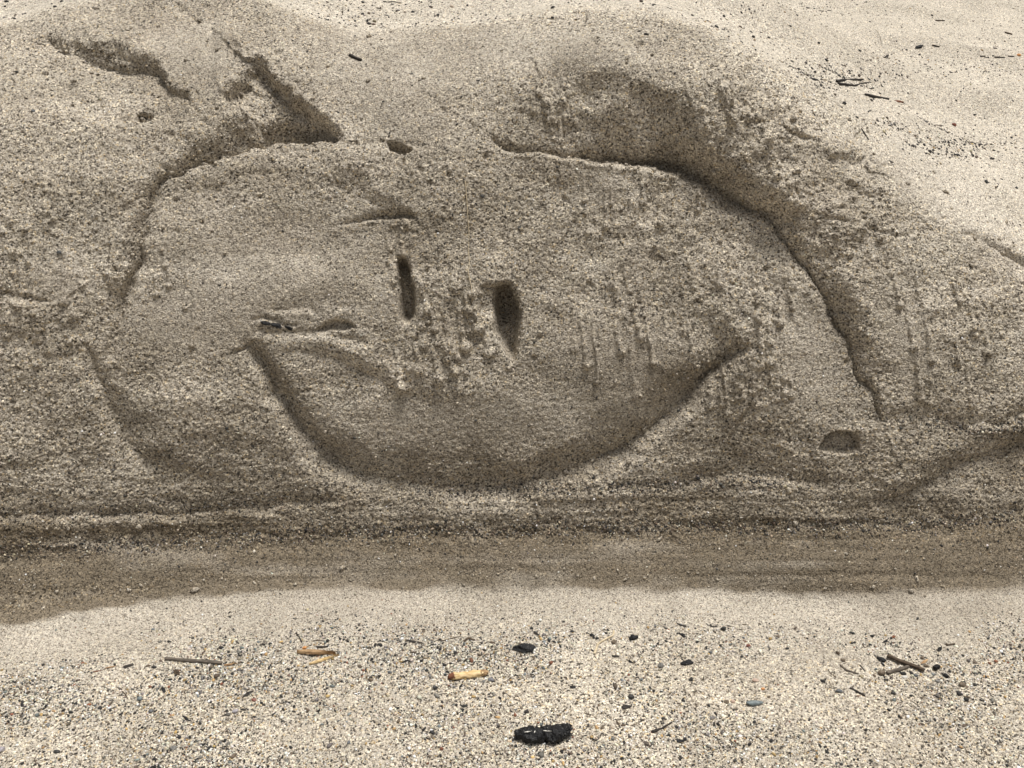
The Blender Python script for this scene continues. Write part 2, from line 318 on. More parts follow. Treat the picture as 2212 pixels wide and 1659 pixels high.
for x, y, l, le in ((932,645,130,.28),(950,655,120,.26),(962,700,100,.2),(985,640,110,.12),(1000,600,70,.1),(1010,575,60,.05),(1022,620,90,.1),(975,560,60,.2),(940,760,60,.1),(880,700,90,.05),(898,720,80,.06),(855,760,80,.15),(1050,700,60,.2)):
    drip(x, y, l, le, random.uniform(4, 6), random.uniform(3, 4.6), 0.7)
drips(17, 1240, 1560, 470, 640, 40, 260, 0.09, (2.0, 4.6), (1.0, 2.6), 1.0); drips(16, 1560, 1720, 520, 700, 50, 240, 0.05, (2.0, 4.8), (1.4, 3.2), 0.9)
drips(16, 1500, 1700, 780, 830, 30, 70, 0.03, (2.4, 4), (1.5, 3))
drips(26, 1470, 1700, 130, 330, 40, 130, 0.22, (2.6, 4.6), (1.8, 3.6), 1.4); drips(14, 1150, 1250, 150, 230, 30, 90)
drips(8, 1200, 1480, 350, 450, 30, 90, 0.02)
for x, y, l, le in ((1912,540,120,.2),(1935,600,150,.24),(1962,690,170,.14),(1985,640,140,.12),(2000,780,90,.05),(1900,480,110,.18),(1955,520,110,.2),(2070,600,110,.3),(2100,640,120,.3),(2040,560,90,.25),(1870,430,90,.2)):
    drip(x, y, l, le, random.uniform(2.4, 3.8), random.uniform(2, 3.4), 0.5)
drips(22, 2050, 2650, 560, 800, 60, 180, 0.12)
for x, y in ((980,1000),(560,330)): pass
R += gblur(DR, 0.6) * 1.8 * (0.85 + 0.2 * gnoise(9, seed=20))
# --- surface roughness, by zone
smooth_zone = np.zeros_like(R)
for b in ((600,590,280,150,0),(400,700,120,60,0),(1330,760,160,60,0),(1250,880,330,60,-8),(1300,400,60,40,0),(420,120,100,60,0),(820,180,170,110,30),(455,130,26,95,0),(900,930,320,60,0),(1750,760,60,150,-20),(1950,720,50,120,-20),(700,1220,900,45,0),(1800,1215,700,55,0),(130,600,70,60,0),(1150,110,260,50,0),(2050,420,200,60,35)):
    add_blob(smooth_zone, *b[:4], 0.9, b[4], 3)
smooth_zone = np.clip(smooth_zone, 0, 1)
rough = 1 - 0.75 * smooth_zone
for _ in range(520):                            # little cavities where clumps fell out
    x, y = random.uniform(-450, 2650), random.uniform(20, 900)
    ix, iy = int(x - OX), int(y - OY)
    if smooth_zone[iy, ix] > 0.5: continue
    r_ = random.uniform(2.2, 5.5) * (1.5 if random.random() < .08 else 1)
    add_blob(R, x, y, r_ * random.uniform(.8, 1.5), r_, -r_ * random.uniform(.5, 1.1), random.uniform(0, 180), 3)
    add_blob(R, x, y - r_ * 1.5, r_ * 1.3, r_ * .8, r_ * .25)
lump_m = np.zeros_like(R)
for b in ((1810,500,110,130,-35,1.0),(1560,250,120,120,30,.7),(1650,330,90,120,30,.6),(1400,450,170,90,0,.6),(960,680,80,150,-10,.6),(2080,680,160,130,20,.6),(120,560,220,220,0,.45),(640,200,110,90,40,.5),(1600,640,130,160,0,.5),(150,190,130,70,20,.5)):
    add_blob(lump_m, b[0], b[1], b[2], b[3], b[5], b[4], 2.5)
lump_m = np.clip(lump_m, 0.12, 1)
n7, n4 = gnoise(6.5, 5.5, 21), gnoise(3.4, 3.0, 22)
ln = np.maximum(n7, -0.6) + 0.5 * np.maximum(n4, -0.5)
R += lump_m * 1.5 * ln + lump_m * 3.0 * gnoise(15, 13, 23) * rough
R += rough * (1.3 * gnoise(26, 20, 24) + 0.5 * gnoise(9, 8, 31))
strat = 0.12 + 0.88 * sst(GY, 1000, 1090)
R += strat * (0.45 * gnoise(110, 3.2, 25) + 0.6 * gnoise(50, 7, 26)) * (1 - 0.4 * sst(GY, 1165, 1200))
R += (0.20 + 0.34 * rough) * gnoise(1.25, seed=27) + (0.10 + 0.34 * rough * (0.6 + 0.7 * sst(gnoise(45, seed=33), -0.5, 1.2))) * gnoise(2.4, seed=28)
belt = np.zeros_like(R)
k3y = np.interp(GX[0], [p[0] for p in K3], [p[1] for p in K3])[None] + gnoise(40, seed=29) * 3
belt += np.exp(-((GY - k3y - 3) / 14) ** 2)
b2 = np.interp(GX[0], [900,1000,1400,1650,1790], [1062,1066,1052,1042,1055])[None]
belt += 0.8 * np.exp(-((GY - b2) / 13) ** 2) * sst(GX, 820, 1000) * (1 - sst(GX, 1650, 1800))
b3 = np.interp(GX[0], [1850,2000,2100,2212,2500], [893,905,925,915,890])[None]
belt += np.exp(-((GY - b3 - 6) / 13) ** 2) * sst(GX, 1850, 2150)
b4 = np.interp(GX[0], [-400,0,300,600], [1125,1115,1110,1085])[None]
belt += 0.6 * np.exp(-((GY - b4) / 12) ** 2) * (1 - sst(GX, 500, 800))
belt = np.clip(belt, 0, 1)
R += belt * 0.7 * np.maximum(gnoise(2.6, seed=30), -0.8)
R += 0.7 * np.exp(-((GY - 970) / 130) ** 2) * gnoise(2.2, 1.9, 32) * 0.6

# ------------------------------------------------------------------ sample it onto the bank
def sample(T, px, py):
    x = np.abs(px - OX); y = np.abs(py - OY)
    x = np.where(x > W - 2, 2 * (W - 2) - x, x); y = np.where(y > HH - 2, 2 * (HH - 2) - y, y)
    x = np.clip(x, 0, W - 2.001); y = np.clip(y, 0, HH - 2.001)
    ix, iy = x.astype(np.int32), y.astype(np.int32); fx_, fy_ = x - ix, y - iy
    return (T[iy, ix] * (1-fx_) + T[iy, ix+1] * fx_) * (1-fy_) + (T[iy+1, ix] * (1-fx_) + T[iy+1, ix+1] * fx_) * fy_
px, py, dep = project(BX, BY, BZ)
rowi = np.arange(NR)[:, None].astype(float)
wb = sst(rowi, TOE - 4, TOE + 26) * (1 - sst(rowi, marks[11] + 40, marks[12] + 40))      # relief belongs to the bank
disp = sample(R, px, py) * wb * 0.001
# beach surfaces: noise laid out in metres on the ground
def ground(T, s, ox=0.0, oy=0.0): return sample(T, (BX * s + ox) , (BY * s + oy))
nA, nB, nC = gnoise(60, seed=40), gnoise(16, seed=41), gnoise(1.3, seed=42)
nD = gnoise(90, 26, 43)
wl = 1 - sst(rowi, TOE - 10, TOE + 22); wu = sst(rowi, marks[11] + 40, marks[12] + 40)
nearY = np.exp(-np.maximum(BY - 3, 0) / 8)
low = (ground(nA, 500, 900, 100) * 3.0 + ground(nB, 500, 1100, 200) * 0.9 + ground(nC, 700, 1000, 0) * 0.55) * 0.001
upp = (ground(nD, 420, 1000, -300) * 17.0 + ground(nA, 700, 1100, -600) * 6.0 + ground(nB, 500, 900, -400) * 1.0 + ground(nC, 600, 1100, -500) * 0.4) * 0.001
# dimples and humps that show on the upper beach
for (bx, by, br, amp) in ((0.72,2.5,.10,-.012),(0.80,2.35,.16,.014),(1.35,2.6,.3,.02),(0.9,3.2,.2,-.02),(1.5,3.3,.3,.02)):
    upp = upp + amp * np.exp(-((BX - bx) ** 2 + ((BY - by) * 0.7) ** 2) / br ** 2)
disp = disp + low * wl + upp * wu * nearY
VX, VY, VZ = BX + BNX * disp, BY + BNY * disp, BZ + BNZ * disp
VPX, VPY, VD = project(VX, VY, VZ)
VNX, VNY, VNZ = grad_normal(VX, VY, VZ)

# dampness, tone differences over the bank and grit, carried as attributes
nW = gnoise(70, 26, 50); nW2 = gnoise(22, 9, 51)
damp_tone = 0.36 + 0.03 * sst(GY, 200, 560) + 0.12 * sst(GY, 820, 1030) + 0.10 * sst(GY, 1050, 1110) + 0.44 * sst(GY, 1105, 1160)  # brow and face a step darker than the upper beach, damp foot darkest
damp_tone += 0.10 * gnoise(120, 9, 52) * sst(GY, 1080, 1170) + 0.06 * nW + 0.06 * nW2 + 0.05 * gnoise(45, 38, 53) + 0.10 * belt + 0.12 * smooth_zone * (GY < 1150) * (GY > 150)
sl, e = blob(2150, 1110, 330, 120, -18, 3); damp_tone[sl] += 0.22 * e
sl, e = blob(1380, 440, 30, 40, -15, 2); damp_tone[sl] -= 0.25 * e
bk = np.interp(GX[0], [1300,1500,1700,1900,2212,2600], [-300,60,240,400,560,660])[None]
damp_tone -= 0.42 * (1 - sst(GY - bk, -70, 60)) * sst(GX, 1450, 1650)  # right shoulder paler, towards the tone of the upper beach
sl, e = blob(60, 1010, 190, 90, 0, 3); damp_tone[sl] -= 0.08 * e
wdm = sst(rowi + 2.2 * sample(nW2, px, py) + 1.5 * sample(nW, px, py), TOE - 3 - 10 * sst(px, 1750, 2050), TOE + 8 + 22 * sst(px, 1750, 2100)) * (1 - sst(rowi, marks[11] + 5, marks[11] + 50))
damp = sample(damp_tone, px, py) * wdm
damp_low = 0.20 + 0.16 * (1 - sst(LY[4][None] - BY, 0.03, 0.22)) + 0.05 * ground(nA, 500, 300, 100) + 0.05 * ground(nB, 500, 600, 0) + 0.10 * np.exp(-np.maximum(LY[4][None] - BY, 0) / 0.015)
damp_low += 0.16 * np.exp(-((px - 2080) / 170) ** 2 - ((py - 1322) / 26) ** 2)
damp = damp + damp_low * (rowi < marks[8]) * (1 - wdm) + (0.02 + 0.05 * ground(nD, 420, 1000, -300)) * wu
damp = np.clip(damp, 0, 1)
toefar = np.maximum(LY[4][None] - BY, 0)
spk_low = 0.35 + 0.6 * sst(toefar, 0.03, 0.22) + 0.12 * ground(nA, 500, 500, 50)
grit = np.clip((0.9 - 0.45 * sample(smooth_zone, px, py)) * wb * (1 - wu) + spk_low * wl * (1 - wb) + 0.6 * wu, 0, 1.0)

def link(o, parent=None):
    C.objects.link(o)
    if parent is not None: o.parent = parent
    return o
def grid_mesh(name, r0, r1, mat):
    nr = r1 - r0
    co = np.stack([VX[r0:r1], VY[r0:r1], VZ[r0:r1]], -1).reshape(-1, 3).astype(np.float32)
    idx = np.arange(nr * NC, dtype=np.int32).reshape(nr, NC)
    q = np.stack([idx[:-1, :-1], idx[:-1, 1:], idx[1:, 1:], idx[1:, :-1]], -1).reshape(-1, 4)
    me = bpy.data.meshes.new(name)
    me.vertices.add(len(co)); me.vertices.foreach_set('co', co.ravel())
    me.loops.add(q.size); me.loops.foreach_set('vertex_index', q.ravel())
    me.polygons.add(len(q)); me.polygons.foreach_set('loop_start', np.arange(0, q.size, 4, dtype=np.int32))
    me.update(calc_edges=True)
    me.polygons.foreach_set('use_smooth', np.ones(len(q), bool))
    for an, ar in (('damp', damp), ('grit', grit)):
        at_ = me.attributes.new(an, 'FLOAT', 'POINT'); at_.data.foreach_set('value', ar[r0:r1].astype(np.float32).ravel())
    me.materials.append(mat); o = bpy.data.objects.new(name, me); o['kind'] = 'structure'
    return link(o)

# ------------------------------------------------------------------ materials
def nodes(name):
    m = bpy.data.materials.new(name); m.use_nodes = True
    t = m.node_tree; return m, t, t.nodes['Principled BSDF'], (lambda ty: t.nodes.new(ty))
def ramp(n, stops, interp='LINEAR'):
    cr = n.color_ramp; cr.interpolation = interp
    while len(cr.elements) > 1: cr.elements.remove(cr.elements[-1])
    cr.elements[0].position = stops[0][0]; cr.elements[0].color = (*stops[0][1], 1)
    for p, c in stops[1:]:
        e = cr.elements.new(p); e.color = (*c, 1)
def sand_material(name, dry, damp_c, contrast=1.0):
    m, t, bs, N = nodes(name); LK = t.links.new
    tc = N('ShaderNodeTexCoord')
    at_ = N('ShaderNodeAttribute'); at_.attribute_name = 'damp'; ag = N('ShaderNodeAttribute'); ag.attribute_name = 'grit'
    mix = N('ShaderNodeMix'); mix.data_type = 'RGBA'; mix.inputs[6].default_value = (*dry, 1); mix.inputs[7].default_value = (*damp_c, 1)
    LK(at_.outputs['Fac'], mix.inputs[0])
    v1 = N('ShaderNodeTexVoronoi'); v1.inputs['Scale'].default_value = 330
    v2 = N('ShaderNodeTexVoronoi'); v2.inputs['Scale'].default_value = 620
    LK(tc.outputs['Object'], v1.inputs['Vector']); LK(tc.outputs['Object'], v2.inputs['Vector'])
    s1 = N('ShaderNodeSeparateColor'); s2 = N('ShaderNodeSeparateColor')
    LK(v1.outputs['Color'], s1.inputs[0]); LK(v2.outputs['Color'], s2.inputs[0])
    k = contrast
    def g(v): return tuple(1 + (x - 1) * k for x in v)
    r1 = N('ShaderNodeValToRGB'); ramp(r1, [(0, g((.14,.13,.12))), (.085, g((.45,.42,.38))), (.17, g((.82,.80,.77))), (.55, g((1.0,1.0,1.0))), (.76, g((1.22,1.19,1.11))), (.92, g((1.6,1.57,1.45))), (.97, g((1.12,.98,.74)))], 'CONSTANT')
    r2 = N('ShaderNodeValToRGB'); ramp(r2, [(0, g((.30,.28,.26))), (.13, g((.80,.78,.75))), (.5, g((1.02,1.02,1.0))), (.85, g((1.32,1.3,1.25)))], 'CONSTANT')
    LK(s1.outputs[0], r1.inputs[0]); LK(s2.outputs[0], r2.inputs[0])
    m1 = N('ShaderNodeMix'); m1.data_type = 'RGBA'; m1.blend_type = 'MULTIPLY'; m1.clamp_result = False; LK(ag.outputs['Fac'], m1.inputs[0])
    LK(mix.outputs[2], m1.inputs[6]); LK(r1.outputs[0], m1.inputs[7])
    m2 = N('ShaderNodeMix'); m2.data_type = 'RGBA'; m2.blend_type = 'MULTIPLY'; m2.inputs[0].default_value = 1; m2.clamp_result = False
    LK(m1.outputs[2], m2.inputs[6]); LK(r2.outputs[0], m2.inputs[7])
    nz = N('ShaderNodeTexNoise'); nz.inputs['Scale'].default_value = 9; nz.inputs['Detail'].default_value = 5
    LK(tc.outputs['Object'], nz.inputs['Vector'])
    rn = N('ShaderNodeValToRGB'); ramp(rn, [(.3, (.90,.895,.88)), (.7, (1.07,1.06,1.05))])
    LK(nz.outputs[0], rn.inputs[0])
    m3 = N('ShaderNodeMix'); m3.data_type = 'RGBA'; m3.blend_type = 'MULTIPLY'; m3.inputs[0].default_value = 1; m3.clamp_result = False
    LK(m2.outputs[2], m3.inputs[6]); LK(rn.outputs[0], m3.inputs[7])
    LK(m3.outputs[2], bs.inputs['Base Color'])
    bs.inputs['Roughness'].default_value = 0.92; bs.inputs['Specular IOR Level'].default_value = 0.25
    b1 = N('ShaderNodeBump'); b1.inputs['Strength'].default_value = 0.8; b1.inputs['Distance'].default_value = 0.0016; b1.invert = True
    LK(v1.outputs['Distance'], b1.inputs['Height'])
    b2_ = N('ShaderNodeBump'); b2_.inputs['Strength'].default_value = 0.6; b2_.inputs['Distance'].default_value = 0.0009
    LK(s2.outputs[1], b2_.inputs['Height']); LK(b1.outputs[0], b2_.inputs['Normal'])
    LK(b2_.outputs[0], bs.inputs['Normal'])
    return m
M_bank = sand_material('beach_sand', (.62, .575, .51), (.225, .19, .145), 1.0)
M_low = M_bank
M_up = M_bank
def attr_material(name, rough=0.8):
    m, t, bs, N = nodes(name)
    a_ = N('ShaderNodeAttribute'); a_.attribute_name = 'tint'
    nz = N('ShaderNodeTexNoise'); nz.inputs['Scale'].default_value = 700
    rp = N('ShaderNodeValToRGB'); ramp(rp, [(.3, (.75,.75,.75)), (.7, (1.15,1.15,1.15))])
    mx = N('ShaderNodeMix'); mx.data_type = 'RGBA'; mx.blend_type = 'MULTIPLY'; mx.inputs[0].default_value = 1
    t.links.new(nz.outputs[0], rp.inputs[0]); t.links.new(a_.outputs['Color'], mx.inputs[6]); t.links.new(rp.outputs[0], mx.inputs[7])
    t.links.new(mx.outputs[2], bs.inputs['Base Color']); bs.inputs['Roughness'].default_value = rough
    return m
M_grain = attr_material('grain_stone')
def solid(name, c1, c2, scale=120, rough=0.8, stretch=(1,1,1), bump=0.5, dist=0.0006, spec=0.4):
    m, t, bs, N = nodes(name); stops = [(.35, c1), (.65, c2)] + ([(.69, (.22, .21, .19)), (.75, (.30, .29, .26))] if 'charcoal' in name else [])
    tc = N('ShaderNodeTexCoord'); mp = N('ShaderNodeMapping'); mp.inputs['Scale'].default_value = stretch
    nz = N('ShaderNodeTexNoise'); nz.inputs['Scale'].default_value = scale; nz.inputs['Detail'].default_value = 6
    t.links.new(tc.outputs['Object'], mp.inputs[0]); t.links.new(mp.outputs[0], nz.inputs['Vector'])
    rp = N('ShaderNodeValToRGB'); ramp(rp, stops); t.links.new(nz.outputs[0], rp.inputs[0])
    t.links.new(rp.outputs[0], bs.inputs['Base Color']); bs.inputs['Roughness'].default_value = rough
    bs.inputs['Specular IOR Level'].default_value = spec
    bp = N('ShaderNodeBump'); bp.inputs['Strength'].default_value = bump; bp.inputs['Distance'].default_value = dist
    t.links.new(nz.outputs[0], bp.inputs['Height']); t.links.new(bp.outputs[0], bs.inputs['Normal'])
    return m
S_ = (0.15, 1, 1)
M = dict(
 bark=solid('brown_bark', (.035,.024,.016), (.12,.085,.055), 500, .85, S_),
 greywood=solid('weathered_grey_wood', (.06,.05,.04), (.17,.14,.11), 500, .85, S_),
 tanwood=solid('tan_wood', (.22,.125,.06), (.55,.37,.20), 420, .75, S_),
 cream=solid('peeled_cream_wood', (.50,.33,.13), (.80,.62,.36), 300, .7, S_),
 rust=solid('rusty_bark', (.10,.035,.02), (.25,.10,.05), 500, .85),
 black=solid('black_charcoal', (.003,.003,.0035), (.018,.018,.019), 420, .6, bump=1.0, dist=.0015, spec=.3),
 char=solid('charred_wood', (.008,.007,.006), (.05,.04,.032), 500, .75, S_, 1.0, .001),
 ash=solid('pale_ash', (.45,.43,.39), (.75,.72,.66), 600, .9),
 darkstone=solid('dark_stone', (.018,.018,.017), (.06,.057,.052), 300, .6),
 greystone=solid('grey_stone', (.12,.115,.105), (.24,.23,.21), 300, .6),
 bluestone=solid('blue_grey_stone', (.10,.125,.13), (.22,.25,.25), 160, .55),
 slate=solid('slate_stone', (.07,.075,.08), (.15,.155,.155), 200, .5),
 redstone=solid('red_brown_stone', (.11,.03,.018), (.22,.075,.045), 250, .5),
 pinkstone=solid('pinkish_stone', (.36,.25,.19), (.52,.40,.32), 250, .6),
 brownstone=solid('brown_stone', (.10,.075,.05), (.20,.155,.11), 300, .65),
 lavender=solid('lavender_stone', (.27,.25,.27), (.42,.39,.40), 250, .6),
 orange=solid('orange_shell', (.45,.19,.06), (.68,.36,.15), 250, .6),
 paleroot=solid('pale_root', (.40,.32,.20), (.66,.56,.40), 500, .8, S_),
)

o_low = grid_mesh('lower_beach', 0, TOE + 1, M_low)
o_bank = grid_mesh('sand_bank', TOE, CREST + 1, M_bank)
o_up = grid_mesh('upper_beach', CREST, NR, M_up)
o_bank['label'] = 'eroded sand bank with a smiling winking face drawn in its front'

# ------------------------------------------------------------------ scattered grains: one mesh per beach part, nobody could count them
ico = np.array([(0,0,1)] + [(math.cos(i*1.2566)*.894, math.sin(i*1.2566)*.894, .447) for i in range(5)] + [(math.cos((i+.5)*1.2566)*.894, math.sin((i+.5)*1.2566)*.894, -.447) for i in range(5)] + [(0,0,-1)])
icf = [(0,1+i,1+(i+1)%5) for i in range(5)] + [(1+i,6+i,1+(i+1)%5) for i in range(5)] + [(1+(i+1)%5,6+i,6+(i+1)%5) for i in range(5)] + [(11,6+(i+1)%5,6+i) for i in range(5)]
icf = np.array(icf)
PAL = dict(dark=(.022,.021,.02), grey=(.17,.16,.145), cream=(.62,.57,.47), white=(.80,.78,.72), ochre=(.42,.28,.12), red=(.22,.09,.05), blue=(.17,.19,.19), tan=(.42,.35,.25), brown=(.12,.09,.065))
def scatter(name, label, cat, r0, r1, dens, n, rad, pal, flat=0.65, elong=0.35, sink=0.15, seed=0):
    g = np.random.default_rng(seed)
    A_ = dens[r0:r1].astype(float).ravel()
    wcol = np.gradient(colx)[None] * np.hypot(np.gradient(BY, axis=0), np.gradient(BZ, axis=0))[r0:r1]
    p = np.maximum(A_, 0) * wcol.ravel(); p /= p.sum()
    idx = g.choice(len(p), n, p=p); ri, ci = idx // NC + r0, idx % NC
    P = np.stack([VX[ri, ci], VY[ri, ci], VZ[ri, ci]], -1); Nn = np.stack([VNX[ri, ci], VNY[ri, ci], VNZ[ri, ci]], -1)
    r = np.exp(g.normal(math.log(rad[0]), rad[1], n)); r = np.clip(r, rad[0] * .5, rad[2])
    t1 = np.cross(Nn, g.normal(size=(n, 3))); t1 /= np.linalg.norm(t1, axis=1)[:, None]; t2 = np.cross(Nn, t1)
    P += t1 * g.normal(0, DX * .4, n)[:, None] + t2 * g.normal(0, DX * .4, n)[:, None]
    sx = r * (1 + elong * g.random(n) * 1.5); sy = r * (1 - .25 * g.random(n)); sz = r * flat * (0.8 + .4 * g.random(n))
    loc = ico[None] * (1 + .22 * g.normal(size=(n, 12, 1)).clip(-1.6, 1.6))
    V = P[:, None] + loc[..., :1] * (sx[:, None, None] * t1[:, None]) + loc[..., 1:2] * (sy[:, None, None] * t2[:, None]) + (loc[..., 2:] * sz[:, None, None] + (sz * (1 - 2 * sink) * .5)[:, None, None]) * Nn[:, None]
    fc = (icf[None] + (np.arange(n) * 12)[:, None, None]).reshape(-1, 3).astype(np.int32)
    me = bpy.data.meshes.new(name); me.vertices.add(n * 12); me.vertices.foreach_set('co', V.astype(np.float32).ravel())
    me.loops.add(fc.size); me.loops.foreach_set('vertex_index', fc.ravel())
    me.polygons.add(len(fc)); me.polygons.foreach_set('loop_start', np.arange(0, fc.size, 3, dtype=np.int32)); me.update(calc_edges=True)
    me.polygons.foreach_set('use_smooth', np.ones(len(fc), bool))
    ks = list(pal); pr = np.array([pal[k] for k in ks], float); pr /= pr.sum()
    cc = np.array([PAL[k] for k in ks])[g.choice(len(ks), n, p=pr)] * np.exp(g.normal(0, .22, (n, 1))) * (1 + g.normal(0, .03, (n, 3)))
    col = np.concatenate([np.clip(cc, 0, .9), np.ones((n, 1))], 1).repeat(12, 0).astype(np.float32)
    ca = me.attributes.new('tint', 'FLOAT_COLOR', 'POINT'); ca.data.foreach_set('color', col.ravel())
    me.materials.append(M_grain); o = bpy.data.objects.new(name, me); o['kind'] = 'stuff'; o['label'] = label; o['category'] = cat
    return link(o)
# where gravel lies on the lower beach (ground noise in metres plus measured drifts)
gp = ground(gnoise(26, 12, 60), 500, 700, 50); gp2 = ground(nB, 400, 500, 300)
def gb(cx, cy, rx, ry): return np.exp(-(((VPX - cx) / rx) ** 2 + ((VPY - cy) / ry) ** 2))
toefar = np.maximum(LY[4][None] - BY, 0)
base = sst(toefar, 0.02, 0.15)
dl = base * (0.55 + 0.28 * gp + 0.2 * gp2)
dl = dl + 0.9 * base * (gb(350,1480,260,60) + gb(780,1440,160,40) + gb(1000,1420,170,30) + gb(2100,1480,170,60) + gb(60,1520,160,60) + gb(2150,1370,80,30) + 0.6*gb(1600,1600,500,50) + 0.5*gb(300,1640,400,40))
for q in ((900,1510,130,24),(1150,1490,90,30),(1700,1440,120,30),(1780,1520,110,36),(1250,1430,90,20),(1900,1600,90,30),(640,1580,70,20),(120,1400,140,22),(1500,1470,100,26)):
    dl = dl - 0.75 * gb(*q)
dl = np.clip(dl, 0.02, 2)
PL = dict(dark=25, grey=12, cream=34, white=12, ochre=5, red=1.2, blue=3, tan=9, brown=6)
scatter('fine_gravel', 'fine speckled cream and dark gravel spread over the lower beach', 'gravel', marks[2]+40, TOE, dl * np.ones_like(BX) * (np.abs(BX) < 1.3), 80000, (.0012, .32, .0032), PL, seed=1)
scatter('coarse_gravel', 'small rounded multicoloured pebbles scattered on the lower beach', 'gravel', marks[2]+40, TOE, dl ** 1.6 * (np.abs(BX) < 1.3), 1500, (.0027, .22, .0046), dict(dark=34, grey=18, cream=10, white=5, ochre=6, red=2, blue=8, brown=12), seed=2)
du = 0.10 + 0.05 * np.maximum(ground(gnoise(30, 12, 61), 400, 700, 350), 0) + 1.6 * (gb(1800,165,110,28) + gb(2060,318,130,22) + gb(1930,275,60,16)) + 0.5 * (gb(820,35,240,26) + gb(2120,140,140,30) + gb(1700,20,160,10)+gb(1500,60,80,14))
du = du * (BY < 4.5) * (np.abs(BX) < 2.2)
scatter('upper_gravel', 'thin drifts of dark grit on the pale upper beach', 'gravel', CREST, NR - 14, du, 15000, (.0016, .38, .0048), dict(dark=52, grey=14, brown=14, tan=10, cream=8, ochre=2), seed=3)
onbank = (np.abs(BX) < 1.25)
db = (0.35 + 0.5 * sample(rough, px, py)) * onbank * np.ones_like(BX)
scatter('bank_grit', 'dark mineral grains peppered over the bank face', 'grit', TOE + 20, CREST, db, 13000, (.00105, .30, .0026), dict(dark=52, brown=16, grey=10, cream=14, white=8), sink=.35, seed=4)
ds = sample(belt, px, py) * onbank + 0.05 * sst(py, 900, 1000) * (1 - sst(py, 1150, 1250)) * onbank
scatter('layer_grit', 'coarse dark and glassy grains in the layer low in the bank', 'grit', TOE + 12, marks[8], ds, 12000, (.0012, .32, .0030), dict(dark=34, brown=30, grey=20, tan=13, cream=3, white=1), sink=.3, seed=5)

edge = np.zeros_like(R)
gxr, gyr = np.gradient(gblur(R, 2.5), axis=1), np.gradient(gblur(R, 2.5), axis=0)
edge = sst(np.hypot(gxr, gyr), 0.35, 0.9)
dc = (sample(gblur(edge, 6), px, py) * 1.2 + 0.25 * sample(lump_m, px, py) + 0.25 * np.exp(-((rowi - TOE - 10) / 14) ** 2)) * wb * (1 - wu) * onbank
oc = scatter('sand_crumbs', 'loose crumbs of damp sand clinging along the cut edges of the bank', 'sand', TOE - 2, CREST, dc, 5200, (.0021, .38, .0062), dict(tan=1), flat=.8, sink=.25, seed=6)
oc.data.materials[0] = M_bank
for an, val in (('damp', .42), ('grit', .8)):
    aa = oc.data.attributes.new(an, 'FLOAT', 'POINT'); aa.data.foreach_set('value', np.full(len(oc.data.vertices), val, np.float32))

# ------------------------------------------------------------------ finding places on the surface
flat = dict(x=VPX.ravel(), y=VPY.ravel(), d=VD.ravel())
def at(x, y):
    fx_, fy_ = flat['x'], flat['y']
    for rad in (3.0, 8.0, 25.0, 80.0):
        c = np.nonzero((np.abs(fx_ - x) < rad) & (np.abs(fy_ - y) < rad))[0]
        if len(c): break
    d2 = (fx_[c] - x) ** 2 + (fy_[c] - y) ** 2; dd = flat['d'][c]
    near = dd < dd.min() + 0.05
    c = c[near]; i = c[np.argmin(d2[near])]; r, q = i // NC, i % NC
    r0, r1, q0, q1 = max(r-4, 0), min(r+5, NR), max(q-4, 0), min(q+5, NC)
    n = Vector((VNX[r0:r1, q0:q1].mean(), VNY[r0:r1, q0:q1].mean(), VNZ[r0:r1, q0:q1].mean())).normalized()
    p = Vector((VX[r, q], VY[r, q], VZ[r, q]))
    u, v = (x - CX) / F, (CY - y) / F
    dr = Vector((u, v * sp + cp, v * cp - sp)); o = Vector((0, 0, H)); den = dr.dot(n)
    if abs(den) > 0.05:
        t = (p - o).dot(n) / den; P = o + dr * t
        if (P - p).length < 0.05: p = P
    return p, n, float(VD[r, q]) / F       # point, normal, metres per unit

def put(name, label, cat, group, origin, me, mat, extra=None):
    o = bpy.data.objects.new(name, me); o.location = origin; me.materials.append(mat)
    if label: o['label'] = label
    if cat: o['category'] = cat
    if group: o['group'] = group
    return link(o)
def finish(bm, name, origin, smooth=True):
    bmesh.ops.recalc_face_normals(bm, faces=bm.faces)
    me = bpy.data.meshes.new(name)
    for v in bm.verts: v.co -= origin
    bm.to_mesh(me); bm.free()
    if smooth: me.polygons.foreach_set('use_smooth', np.ones(len(me.polygons), bool))
    return me
def stone_bm(center, ax, nrm, lx, ly, lz, ang=0.0, rough_=0.12, seed=0, sub=3, taper=0.0):
    bm = bmesh.new(); bmesh.ops.create_icosphere(bm, subdivisions=sub, radius=1.0)
    rs = random.Random(seed); ax = (ax - nrm * ax.dot(nrm)).normalized(); ay = nrm.cross(ax)
    planes = [(Vector((rs.gauss(0,1), rs.gauss(0,1), rs.gauss(0,1))).normalized(), rs.uniform(.5, .85)) for _ in range(int(16 * ang))]
    off = Vector((rs.random() * 50, rs.random() * 50, rs.random() * 50))
    for v in bm.verts:
        c = v.co.copy()
        for n_, k_ in planes:
            e = c.dot(n_) - k_
            if e > 0: c -= n_ * e
        v.co = c * (1 + rough_ * mnoise.fractal(c * 1.6 + off, 1.0, 2.0, 3))
    mx = [max(abs(v.co[i]) for v in bm.verts) for i in range(3)]
    for v in bm.verts:
        c = Vector((v.co.x / mx[0], v.co.y / mx[1], v.co.z / mx[2]))
        s = 1 - taper * (c.x * .5 + .5)
        v.co = center + ax * (c.x * lx) + ay * (c.y * ly * s) + nrm * (c.z * lz * s)
    return bm
